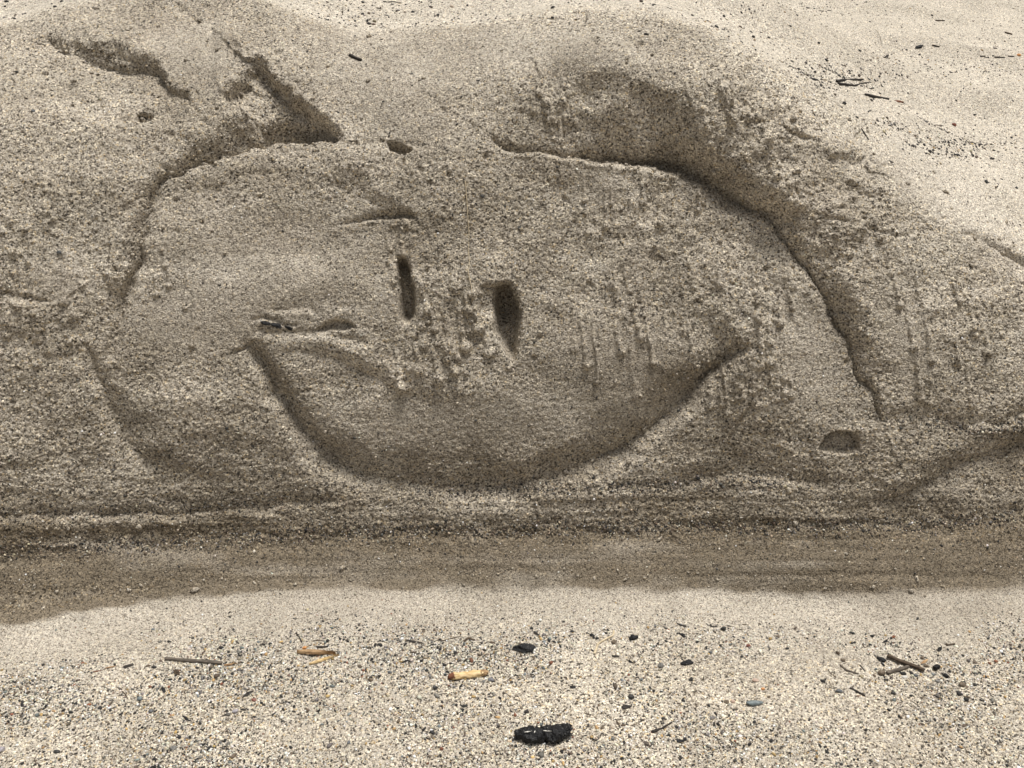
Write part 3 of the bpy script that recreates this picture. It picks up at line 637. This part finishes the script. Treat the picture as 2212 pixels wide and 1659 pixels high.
def pebble(x, y, wpx, label, mat='darkstone', asp=.7, hgt=.6, rot=0, group='stones lying on the beach', ang=0.15, taper=0.0, name='pebble', cat='pebble', rough_=.1):
    p, n, s = at(x, y); lx = wpx * s * .5; ax = Vector((math.cos(rot), math.sin(rot), 0))
    lz = lx * hgt
    c = p + n * lz * .55
    me = finish(stone_bm(c, ax, n, lx, lx * asp, lz, ang, rough_, int(x * 7 + y), 3, taper), name, p)
    return put(name, label, cat, group, p, me, M[mat])
def chip(x0, y0, x1, y1, wpx, label, mat='black', thick=.6, ang=1.0, rough_=.25, name='charcoal_chip', cat='charcoal', group='charred bits on the beach', lift=.55, taper=0.0, sub=3):
    a, n, s = at(x0, y0); b, n2, s2 = at(x1, y1); n = (n + n2).normalized(); p = (a + b) * .5
    lx = (b - a).length * .5; ly = wpx * s * .5; lz = ly * thick
    me = finish(stone_bm(p + n * lz * lift, b - a, n, lx * 1.08, ly * 1.1, lz, ang, rough_, int(x0 * 3 + y0 * 5), sub, taper), name, p, smooth=(ang < .5))
    return put(name, label, cat, group, p, me, M[mat])
def tube_bm(pts, rads, seg=9, nz=.12, seed=0, bm=None):
    bm = bm or bmesh.new(); rs = random.Random(seed); off = Vector((seed * 1.7, 3.1, seed * .3))
    Q = []; Rr = []
    n = len(pts)
    for i in range(n - 1):
        p0, p1, p2, p3 = pts[max(i-1,0)], pts[i], pts[i+1], pts[min(i+2,n-1)]
        m = 6
        for j in range(m):
            t = j / m
            Q.append(.5 * ((2*p1) + (p2-p0)*t + (2*p0-5*p1+4*p2-p3)*t*t + (3*p1-p0-3*p2+p3)*t**3)); Rr.append(rads[i]*(1-t)+rads[i+1]*t)
    Q.append(pts[-1]); Rr.append(rads[-1])
    T = (Q[1] - Q[0]).normalized(); U = T.orthogonal().normalized(); rings = []
    for i, q in enumerate(Q):
        T = (Q[min(i+1, len(Q)-1)] - Q[max(i-1, 0)]).normalized(); U = (U - T * U.dot(T)).normalized(); Vv = T.cross(U); ring = []
        for k in range(seg):
            a_ = 2 * math.pi * k / seg; d = U * math.cos(a_) + Vv * math.sin(a_)
            r = Rr[i] * (1 + nz * 2 * mnoise.noise(d * 1.3 + T * (i * .35) + off))
            end = T * (rs.uniform(-.5, .5) * Rr[i]) if i in (0, len(Q)-1) else Vector()
            ring.append(bm.verts.new(q + d * r + end))
        rings.append(ring)
    for i in range(len(rings) - 1):
        for k in range(seg): bm.faces.new((rings[i][k], rings[i][(k+1)%seg], rings[i+1][(k+1)%seg], rings[i+1][k]))
    bm.faces.new(rings[0][::-1]); bm.faces.new(rings[-1])
    return bm
def twig(path, wpx, label, mat='bark', name='twig', cat='twig', group='twigs and splinters on the beach', lift=.5, taper=.75, nz=.12, seg=9, arch=0.0):
    P = [at(*q) for q in path]; s = P[0][2]; r = wpx * s * .5; k = len(P)
    pts = [p + n * (r * lift + arch * s * math.sin(math.pi * i / max(k - 1, 1))) for i, (p, n, _) in enumerate(P)]
    if k == 2:
        mid = (pts[0] + pts[1]) * .5 + P[0][1] * r * .1; pts = [pts[0], pts[0].lerp(mid, .6), mid, mid.lerp(pts[1], .5), pts[1]]; k = 5
    rads = [r * (1 - (1 - taper) * i / (k - 1)) for i in range(k)]
    o = P[0][0].lerp(P[-1][0], .5)
    me = finish(tube_bm(pts, rads, seg, nz, int(path[0][0])), name, o)
    return put(name, label, cat, group, o, me, M[mat])
def splinter_bm(a, b, n, w_, t_, tipb=.25, seed=0, curve=.1):
    bm = bmesh.new(); rs = random.Random(seed); ax = b - a; ay = n.cross(ax).normalized(); st = 14; rows = []
    for i in range(st + 1):
        f = i / st; wd = w_ * (math.sin(math.pi * min(1, .22 + f * .9)) ** .7 if f > .3 else (.45 + .55 * f / .3)) * (1 + rs.uniform(-.12, .12))
        if f > .6: wd *= 1 - (1 - tipb) * (f - .6) / .4
        c = a + ax * f + n * (t_ * .8 + curve * ax.length * math.sin(math.pi * f)) + ay * (rs.uniform(-.06, .06) * w_)
        rows.append([bm.verts.new(c + ay * (u * wd) + n * (h * t_)) for u, h in ((-1, -.2), (-.6, .6), (0, .9 + rs.uniform(-.3, .3)), (.55, .5), (1, -.1), (.5, -.7), (-.5, -.8))])
    for i in range(st):
        for k in range(7): bm.faces.new((rows[i][k], rows[i][(k+1)%7], rows[i+1][(k+1)%7], rows[i+1][k]))
    bm.faces.new(rows[0]); bm.faces.new(rows[-1][::-1]); return bm
def splinter(x0, y0, x1, y1, wpx, label, mat='tanwood', thick=.35, name='wood_splinter', group='twigs and splinters on the beach', curve=.02, tipb=.15, cat='splinter'):
    a, n, s = at(x0, y0); b, n2, _ = at(x1, y1); p = (a + b) * .5
    me = finish(splinter_bm(a, b, n, wpx * s * .5, wpx * s * .5 * thick * 2, tipb, int(x0 + y0), curve), name, p, False)
    return put(name, label, cat, group, p, me, M[mat])
def sub_mesh(parent, name, bm, mat, label=None):
    me = finish(bm, name, parent.location.copy()); me.materials.append(M[mat]); o = bpy.data.objects.new(name, me); link(o, parent)
    if label: o['label'] = label
    return o

# ------------------------------------------------------------------ debris on the lower beach
# long weathered twig, left
twig([(358,1425),(400,1428),(440,1430),(480,1434)], 9, 'long straight grey-brown twig lying on the gravel at the left', 'greywood', taper=.85)
splinter(484,1438,512,1434, 6, 'small tan splinter just past the right end of the long grey twig', 'tanwood')
splinter(228,1444,252,1439, 4, 'thin tan splinter left of the long grey twig', 'tanwood')
splinter(202,1452,220,1449, 3.5, 'tiny reddish sliver farthest left of the long grey twig', 'rust')
chip(266,1443,289,1434, 8, 'flat grey-black chip left of the long grey twig', 'char', .4)
chip(312,1442,327,1437, 6, 'brown chip beside a black pebble left of the long twig', 'bark', .4, name='bark_chip', cat='bark')
pebble(333,1442,11,'glossy black oval pebble near the left end of the long twig','darkstone',.6)
o = chip(374,1448,390,1459, 11, 'brown stub of bark with a charred base below the long twig', 'bark', .9, name='bark_chip', cat='bark')
chip(349,1483,356,1497, 7, 'upright-pointing black chip below the bark stub', 'black')
twig([(261,1487),(266,1496),(271,1500),(276,1510)], 3.2, 'thin crooked dark twig on the gravel at the lower left', 'bark', taper=.6)
chip(522,1508,551,1491, 9, 'slanting charcoal sliver between gravel left of centre', 'char', .6)
chip(394,1545,407,1558, 7, 'black pointed chip near the lower left', 'black')
splinter(400,1567,414,1565, 4, 'brown sliver just under the black pointed chip', 'bark')
pebble(375,1617,15,'smooth grey pebble near the bottom edge at the left','greystone',.75,.6)
pebble(123,1625,15,'black flattened pebble near the bottom left corner','darkstone',.6,.5)
pebble(3,1621,17,'grey pebble cut by the left edge of the picture','lavender',.8,.6)
pebble(302,1510,12,'blue-grey pebble beside the crooked twig','bluestone',.8)
pebble(326,1537,11,'dark blue-grey pebble below the crooked twig','slate',.8)
pebble(549,1513,13,'reddish pebble under the slanting charcoal sliver','redstone',.6,.5)
pebble(509,1537,15,'pale lavender pebble left of centre near a dark fleck','lavender',.6,.5,.4)
chip(520,1532,533,1534,6,'dark fleck touching the pale lavender pebble','char',.4)
chip(562,1396,576,1390,7,'dark chip up the slope left of the orange shell bit','char',.5)
pebble(584,1391,8,'small black pebble beside a dark chip up the slope','darkstone')
chip(731,1375,737,1384,5,'short black chip alone on the smooth sand, left','black')
# wood splinters
splinter(643,1411,726,1415, 13, 'curled orange-brown wood splinter with a dark hollow', 'tanwood', .5, curve=.03, tipb=.2)
splinter(668,1436,732,1416, 9, 'pale pointed wood splinter lying in front of the curled one', 'cream', .4, curve=.01)
pebble(658,1401,11,'orange shell fragment behind the curled wood splinter','orange',.7,.7,ang=.6,name='shell_fragment',cat='shell')
twig([(683,1398),(697,1398),(709,1397)], 4.2, 'short black stick behind the curled wood splinter', 'char')
twig([(676,1385),(690,1384),(704,1387)], 2.2, 'hair-thin brown twig behind the short black stick', 'bark')
twig([(640,1368),(648,1380),(652,1388)], 3.5, 'dark bent twig above the orange shell fragment', 'char')
# centre
chip(873,1383,916,1390, 7, 'thin black flake with a pale fleck left of centre', 'char', .35, taper=.3)
twig([(954,1385),(968,1381),(985,1377),(998,1374)], 2.4, 'fine brown twig reaching up right near the centre', 'bark')
pebble(951,1382,8,'small black pebble at the foot of the fine brown twig','darkstone')
twig([(1003,1386),(1012,1379),(1020,1382),(1026,1383)], 4.5, 'curled dark brown twig right of the fine twig', 'bark')
chip(1051,1386,1070,1390, 7, 'brown bark flake left of the upper charcoal lump', 'bark', .4, name='bark_chip', cat='bark')
chip(1083,1377,1096,1374, 4.5, 'flat brown sliver above the upper charcoal lump', 'bark', .4, name='bark_chip', cat='bark')
chip(1153,1364,1165,1374, 6, 'crumpled dark leaf on the smooth sand above the charcoal', 'char', .5, name='leaf_fragment', cat='leaf')
chip(1040,1401,1052,1407,5,'dark fleck below the brown bark flake','char',.5)
pebble(984,1411,10,'black pebble between the cream stick and the thin flake','darkstone',.8)
chip(1000,1430,1012,1424,6,'dark chip just above the cream stick','char',.5)
o = chip(1103,1403,1158,1401, 25, 'small chunky black charcoal lump at the centre', 'black', .62, 1.0, .3, name='charcoal_lump', cat='charcoal', group='charcoal lumps at the foot of the bank', sub=4)
a_, n_, s_ = at(1112, 1400)
sub_mesh(o, 'sand_crust', stone_bm(a_ + n_ * .016, Vector((1, .4, 0)), n_, .0035, .002, .0012, .4, .2, 3, 2), 'ash')
twig([(1122,1408),(1125,1414),(1123,1421)], 4, 'stubby dark twig poking out below the small charcoal lump', 'bark')
# cream stick with dark ends
P = [at(978,1464), at(1003,1462), at(1025,1459), at(1043,1457)]; r = 15.5 * P[0][2] * .5
pts = [p + n * r * .62 for p, n, _ in P]; org = P[0][0].lerp(P[-1][0], .5)
me = finish(tube_bm(pts, [r * .98, r * .88, r * 1.02, r * .82], 16, .26, 5), 'peeled_stick', org)
o = put('peeled_stick', 'short thick cream-coloured peeled stick near the centre', 'stick', None, org, me, M['cream'])
d0 = (pts[0] - pts[1]).normalized(); d1 = (pts[-1] - pts[-2]).normalized()
sub_mesh(o, 'broken_end', tube_bm([pts[0] - d0 * .002, pts[0] + d0 * .003, pts[0] + d0 * .008], [r * 1.02, r * .9, r * .5], 10, .35, 8), 'rust', 'frayed red-brown end')
sub_mesh(o, 'broken_end', tube_bm([pts[-1] - d1 * .002, pts[-1] + d1 * .003, pts[-1] + d1 * .010 + P[-1][1] * .002], [r * .9, r * .8, r * .35], 10, .35, 9), 'tanwood', 'tan splintered end')
pebble(939,1487,13,'knobbly black pebble lower left of the cream stick','darkstone',.8,.8,ang=.6)
chip(869,1432,886,1426,8,'dark chip in the gravel drift left of the cream stick','char',.6)
pebble(842,1453,10,'dark bluish pebble in the gravel drift left of centre','slate')
pebble(800,1470,13,'brown-orange pebble in the gravel drift','brownstone',.7)
# right of centre
pebble(1236,1365,9,'black pebble right of the crumpled leaf','darkstone')
chip(1272,1371,1285,1374,7,'black chip left of the pale curly root','black')
pebble(1290,1379,9,'black pebble touching the chip near the curly root','darkstone')
twig([(1284,1413),(1288,1402),(1292,1392),(1302,1385),(1315,1378),(1324,1373),(1326,1363)], 5.5, 'pale curly root standing out right of centre', 'paleroot', name='root', cat='root', taper=.8, group=None)
pebble(1327,1388,13,'brown pebble beside the pale curly root','brownstone',.85)
chip(1358,1380,1378,1377,12,'shiny black charcoal chip right of the curly root','black',.8)
chip(1319,1418,1338,1419,7,'flat dark chip below the curly root','char',.5)
chip(1357,1426,1367,1433,7,'angular black chip lower right of the curly root','black')
pebble(1427,1439,14,'round grey pebble on smooth sand right of centre','greystone',.8,.7)
chip(1230,1485,1244,1485,7,'square black chip on smooth sand below the charcoal','black',.7)
pebble(1363,1507,14,'dark rounded pebble with a grey top right of centre','darkstone',.8,.7)
chip(1342,1530,1365,1526,10,'dark curled bark chip under the rounded pebble','char',.6,name='bark_chip',cat='bark')
chip(1331,1556,1339,1568,5,'upper of two brown bark bits right of the big charcoal','bark',.6,name='bark_chip',cat='bark')
chip(1338,1568,1351,1567,5,'lower of two brown bark bits right of the big charcoal','bark',.6,name='bark_chip',cat='bark')
chip(1388,1600,1401,1611,9,'grooved brown bark piece near the bottom right of the big charcoal','greywood',.5,name='bark_chip',cat='bark')
twig([(1408,1581),(1422,1577),(1432,1573),(1443,1566),(1456,1559)], 6, 'ragged dark twig slanting up near the bottom', 'char', nz=.3, taper=.5)
pebble(1432,1552,8,'small black pebble above the ragged dark twig','darkstone')
twig([(1262,1540),(1272,1544),(1282,1546)], 2.5, 'fine brown twig above the right end of the big charcoal', 'bark')
# big charcoal with pale streaks
a, n, s = at(1117,1592); b, n2, _ = at(1230,1588); cc = (a + b) * .5
dd_ = b - a; ay_ = n.cross(dd_.normalized())
bmx = tube_bm([a - dd_ * .03 + n * .007, a + dd_ * .14 + n * .009, a + dd_ * .34 + n * .010 - ay_ * .003, a + dd_ * .52 + n * .010 - ay_ * .001, a + dd_ * .68 + n * .010 - ay_ * .003, a + dd_ * .86 + n * .010 + ay_ * .002, a + dd_ * 1.02 + n * .009 + ay_ * .004], [.006, .011, .0135, .0115, .014, .0125, .009], 22, .22, 21)
for v in bmx.verts:
    h_ = (v.co - cc).dot(n); v.co += n * ((h_ * .78 + .001) - h_)
    v.co += n * (.0022 * mnoise.noise(v.co * 260)) + ay_ * (.0022 * mnoise.noise(v.co * 220 + Vector((9, 1, 4))))
me = finish(bmx, 'charcoal_lump', cc, False)
o = put('charcoal_lump', 'large long black charcoal lump with white streaks near the bottom', 'charcoal', 'charcoal lumps at the foot of the bank', cc, me, M['black'])
axv = (b - a).normalized(); ayv = n.cross(axv)
for q, l_, an in ((-.28, .011, .1), (.08, .012, -.15), (-.16, .005, 1.2), (.22, .006, .3)):
    c0 = cc + axv * (q * (b - a).length) + n * .0182 - ayv * .004
    d = (axv * math.cos(an) + ayv * math.sin(an))
    sub_mesh(o, 'ash_streak', splinter_bm(c0 - d * l_ * .6, c0 + d * l_ * .6, n, .0011, .0009, .4, int(q * 100) + 50, 0), 'ash')
chip(1130,1604,1146,1603, 10, 'black crumb under the left end of the big charcoal', 'black', .6)
chip(1160,1603,1185,1602, 12, 'black crumb under the middle of the big charcoal', 'black', .6)
# right side
chip(1460,1347,1483,1354,6,'black ragged twig piece at the top of the right-hand debris','char',.6)
chip(1466,1367,1481,1377,8,'black chip below the ragged twig piece','black',.7)
pebble(1562,1359,13,'black pebble among flakes on the right-hand smooth sand','darkstone',.8,.8,ang=.5)
chip(1534,1353,1551,1355,4,'thin flake left of the black pebble on smooth sand','char',.4)
chip(1570,1352,1581,1353,4,'thin flake right of the black pebble on smooth sand','char',.4)
pebble(1544,1365,6,'tiny brown pebble below the thin flakes','brownstone')
chip(1600,1348,1614,1350,3,'faint brown sliver right of the flakes','bark',.4,name='bark_chip',cat='bark')
pebble(1616,1396,11,'glossy red-brown pebble on the smooth sand at the right','redstone',.65,.6)
chip(1470,1435,1502,1430,13,'black charcoal chip with a pale grain on its edge','black',.7,sub=4)
pebble(1493,1469,13,'dark lumpy pebble below the black charcoal chip','darkstone',.75,ang=.5)
pebble(1535,1410,9,'dark pebble with a pale spot above smooth sand','slate')
pebble(1602,1419,8,'black pebble left of the blue-grey stone, higher up','darkstone')
pebble(1680,1376,9,'small brown-black pebble among twigs on the right','brownstone')
pebble(1701,1401,9,'dark angular pebble left of the crossed sticks','darkstone',ang=.6)
pebble(1632,1470,15,'flat pinkish pebble above the blue-grey stone','pinkstone',.6,.4)
pebble(1648,1489,9,'small orange pebble under the pinkish one','orange')
pebble(1630,1521,38,'large smooth blue-grey tapered stone on the sand','bluestone',.42,.36,.06,ang=.1,taper=.45,name='stone',cat='stone',group=None)
pebble(1569,1517,12,'dark red-brown pebble left of the blue-grey stone','brownstone',.8)
pebble(1583,1516,11,'pinkish orange pebble between a brown pebble and the blue stone','pinkstone',.8)
pebble(1661,1506,8,'small brown pebble right of the blue-grey stone','brownstone')
pebble(1811,1494,18,'dark slate oval pebble left of the straight black twig','slate',.5,.45)
twig([(1836,1487),(1852,1495),(1868,1503)], 5, 'straight black twig slanting down right', 'char', taper=.9)
splinter(1850,1504,1860,1503,3,'reddish sliver tucked under the straight black twig','rust')
twig([(1816,1438),(1828,1448),(1838,1451),(1853,1456)], 5, 'forked-looking brown twig left of the crossed sticks', 'greywood', taper=.6)
twig([(1789,1447),(1794,1455),(1799,1459),(1806,1463)], 2.2, 'thin curled twig farthest left of the crossed sticks', 'bark')
twig([(1857,1437),(1868,1449)], 3, 'short dark twig between the brown twig and the crossed sticks', 'char')
twig([(1915,1455),(1930,1451),(1948,1446),(1964,1440)], 8.5, 'lower grey-brown stick of the crossed pair', 'greywood', taper=.9)
twig([(1917,1421),(1940,1431),(1965,1440),(1995,1452)], 8.5, 'longer brown stick lying across the lower one', 'bark', lift=1.5, taper=.9)
chip(1893,1421,1916,1431,12,'black chunk at the left end of the crossed sticks','black',.7)
chip(1904,1432,1911,1441,7,'black crumb under the chunk by the crossed sticks','black',.7)
pebble(1904,1455,16,'rounded grey-brown pebble left of the lower crossed stick','brownstone',.75,.7)
pebble(1952,1456,13,'black pebble below the crossing of the two sticks','darkstone',.6)
pebble(1978,1460,12,'dark green-grey pebble right below the crossed sticks','slate',.7)
pebble(1954,1463,13,'white pebble below the crossed sticks','ash',.6,.4)
pebble(2001,1440,12,'brown pebble at the right end of the crossed sticks','brownstone',.9)
chip(1989,1434,2004,1425,7,'pinkish tan chip above the end of the longer stick','tanwood',.5,name='bark_chip',cat='bark')
pebble(1991,1422,10,'dark brown pebble beside the pinkish tan chip','brownstone',.7)
pebble(2022,1444,17,'big faceted black pebble right of the crossed sticks','black',.9,.9,ang=.9)
pebble(2042,1461,13,'second faceted black pebble, lower right of the big one','black',.9,.9,ang=.9)
pebble(2025,1472,13,'flat grey pebble between the two black ones and the gravel','greystone',.6,.4)
pebble(2078,1480,15,'rounded brown-grey pebble in the gravel at the right','brownstone',.75)
chip(2026,1409,2034,1397,8,'black upright chip above the faceted pebbles','black',.8)
twig([(2044,1391),(2046,1394),(2058,1392),(2062,1391)], 4, 'small hooked brown twig at the upper right of the debris', 'bark')
chip(1906,1389,1918,1383,6,'black slanted chip above the crossed sticks','black',.7)
chip(1925,1376,1935,1376,6,'brown oval chip above the slanted black one','rust',.6,name='bark_chip',cat='bark')
chip(1806,1408,1812,1415,8,'brown angular chip upper left of the crossed sticks','bark',.7,name='bark_chip',cat='bark')
pebble(1822,1427,11,'grey-brown pebble left of the black chunk','brownstone')
pebble(1845,1388,8,'black pebble beside a thin straw on the right','darkstone',ang=.6)
twig([(1863,1392),(1868,1399),(1875,1396)], 2.2, 'thin straw-like twig next to a black pebble', 'bark')
pebble(1838,1367,7,'left one of two black specks on smooth sand','darkstone')
pebble(1843,1369,8,'right one of two black specks on smooth sand','darkstone')
chip(1909,1467,1919,1471,5,'short black chip under the lower crossed stick','black',.6)
twig([(2018,1503),(2027,1507),(2036,1511)], 4, 'short dark twig in the coarse gravel at the right', 'char')
pebble(1930,1498,11,'black pebble in the gravel below the crossed sticks','darkstone',ang=.5)
pebble(1914,1518,9,'grey-brown pebble on the gravel at the lower right','greystone')
chip(1458,1600,1479,1602,9,'black chip near the bottom right of the ragged twig','black',.7)
pebble(1587,1644,10,'black pebble near the bottom edge','darkstone',ang=.5)
chip(1868,1580,1873,1574,6,'dark chip low on the right','char',.7)
# ------------------------------------------------------------------ things on and above the bank
twig([(756,120),(768,126),(781,131)], 7, 'dark straight stick resting on the pale slope above the face', 'char', taper=.9)
G2 = 'dark bits on the upper slope'
chip(881,160,893,160,4,'small flat black chip high on the slope above the nose','black',.6,group=G2)
chip(1028,174,1039,174,3.5,'thin black chip right of the flat one above the nose','black',.6,group=G2)
pebble(797,52,9,'round black pebble on the upper beach behind the saddle','darkstone',group=G2)
pebble(783,6,9,'angular dark pebble at the very top of the saddle','darkstone',ang=.8,group=G2)
pebble(797,29,7,'brown pebble between two darker ones behind the saddle','brownstone',group=G2)
chip(830,32,840,35,3.5,'narrow black chip behind the saddle','black',.6,group=G2)
chip(812,17,824,20,4,'dark chip near the squiggly twig','char',.6,group=G2)
chip(878,59,887,59,4,'black chip on the brow right of the saddle','black',.6,group=G2)
pebble(946,33,7,'black pebble farther right behind the saddle','darkstone',group=G2)
twig([(828,3),(838,5),(850,4),(858,6),(868,7)], 2.2, 'squiggly dark twig at the top edge', 'char')
pebble(1193,39,9,'knobbly dark pebble on the left flank of the tall mound','darkstone',ang=.8,group=G2)
pebble(1245,43,7,'brownish pebble near the top of the tall mound','brownstone',group=G2)
chip(1376,67,1385,68,4,'left dark chip on the right flank of the tall mound','char',.6,group=G2)
chip(1390,72,1402,75,6,'right dark chip on the right flank of the tall mound','char',.6,group=G2)
pebble(119,16,9,'black pebble on the bright sand in the top left corner','darkstone',group=G2)
pebble(72,240,9,'dark pebble on the slope at the far left','slate',group=G2)
pebble(37,156,8,'dark pebble high on the left slope','darkstone',group=G2)
pebble(1041,424,10,'black pebble stuck in the bank between the eyebrows','darkstone',ang=.6,group=G2)
pebble(1091,446,6,'tiny black pebble stuck below and right of the larger one','darkstone',group=G2)
pebble(1123,493,11,'black pebble stuck at the head of a small sand run','darkstone',.8,ang=.5,group=G2)
pebble(128,545,11,'dark bluish pebble stuck among the sand runs at the left','slate',group=G2)
pebble(1028,908,7,'black speck stuck in the bank below the right eye','darkstone',group=G2)
pebble(2028,885,8,'black oval pebble stuck in the right flank','darkstone',.5,group=G2,rot=.7)
pebble(1945,925,8,'black pebble stuck near the foot of the long groove','darkstone',group=G2)
pebble(1466,888,8,'black pebble stuck inside the right half of the smile','darkstone',group=G2)
pebble(490,925,8,'black pebble stuck left of the smile','darkstone',group=G2)
pebble(766,946,8,'dark pebble stuck above the left curve of the smile','darkstone',group=G2)
for i, (x, y, wd, lb) in enumerate(((574,697,20,'leftmost black crumbs of the streak beside the mouth corner'),(598,703,26,'largest black crumbs in the streak beside the mouth corner'),(626,708,20,'rightmost black crumbs of the streak beside the mouth corner'))):
    chip(x - wd/2, y - 3, x + wd/2, y + 4, 10, lb, 'black', .6, group='charcoal crumbs beside the mouth', lift=.3)
twig([(1005,392),(1009,440),(1011,480),(1013,505),(1012,540),(1014,565),(1012,590),(1018,618),(1019,636)], 1.8, 'hair-thin pale root hanging down the middle of the bank', 'paleroot', name='root', cat='root', taper=.8, group=None, lift=1.0)
twig([(1860,278),(1864,284),(1870,293),(1876,302)], 3, 'thin dark blade on the bright right shoulder', 'char')
# driftwood on the upper beach
G3 = 'driftwood on the upper beach'
twig([(1806,177),(1820,174),(1845,173),(1864,173)], 5.5, 'longest black driftwood sliver on the upper beach', 'char', nz=.25, group=G3)
twig([(1811,182),(1828,184),(1842,186)], 6, 'thick black driftwood piece under the longest sliver', 'char', nz=.25, group=G3)
twig([(1842,186),(1852,184),(1862,181),(1876,179)], 3.4, 'thin forked driftwood end right of the thick piece', 'char', nz=.3, group=G3)
twig([(1871,188),(1878,192),(1885,191)], 3, 'curled dark bit right of the driftwood pile', 'char', group=G3)
twig([(1868,205),(1890,210),(1918,215)], 5.5, 'straight brown-black twig below the driftwood pile', 'char', taper=1.0, group=G3)
splinter(1931,219,1951,223,6,'reddish wood splinter after the straight twig','rust',group=G3)
chip(1976,104,1995,100,9,'black pointed lump on the far upper beach','black',.7,group=G3)
splinter(2013,98,2029,102,4,'thin dark sliver right of the black pointed lump','char',group=G3)
twig([(1912,123),(1918,120),(1926,118)], 4, 'dark sliver above the driftwood pile', 'char', group=G3)
twig([(2021,45),(2040,45)], 3, 'short dark twig far back on the upper beach', 'bark', group=G3)
twig([(2170,71),(2186,75)], 4, 'short brown stick far back near the right edge', 'bark', group=G3)
twig([(2148,124),(2170,125)], 3.2, 'black sliver in the row near the right edge', 'char', group=G3)
twig([(2117,122),(2128,122)], 3, 'left black sliver of the row near the right edge', 'char', group=G3)
twig([(2177,122),(2190,123)], 3, 'right black sliver of the row near the right edge', 'char', group=G3)
pebble(2200,120,10,'orange fragment by the right edge of the upper beach','orange',.7,group=G3,name='shell_fragment',cat='shell')
twig([(2020,268),(2034,272),(2047,278)], 2.2, 'thin brown straw pointing at a lone pebble', 'bark', group=G3)
pebble(2060,271,12,'lone dark red pebble beside the thin straw','redstone',group=G3)
pebble(1627,80,8,'black pebble on the upper beach nearest the bank edge','darkstone',group=G3)
pebble(1660,82,7,'second black pebble right of the nearest one','darkstone',group=G3)
pebble(1768,93,7,'dark pebble midway back on the upper beach','darkstone',group=G3)
pebble(1986,119,6,'small black pebble under the pointed lump','darkstone',group=G3)
pebble(2087,150,6,'black pebble below the row of slivers','darkstone',group=G3)
chip(1770,23,1780,25,3,'left one of two dark flecks far back','char',.5,group=G3)
chip(1787,22,1797,23,3,'right one of two dark flecks far back','char',.5,group=G3)
chip(1968,314,1979,317,5,'dark chip at the left end of the grit drift','char',.6,group=G3)
chip(2136,342,2148,344,5,'dark chip below the grit drift near the right edge','char',.6,group=G3)
chip(1919,347,1929,352,4,'dark chip on the bright shoulder','char',.6,group=G3)
chip(1970,14,1980,13,4,'dark fleck at the top of the far upper beach','char',.6,group=G3)
pebble(1707,57,6,'dark speck pebble beside a small hollow','darkstone',group=G3)
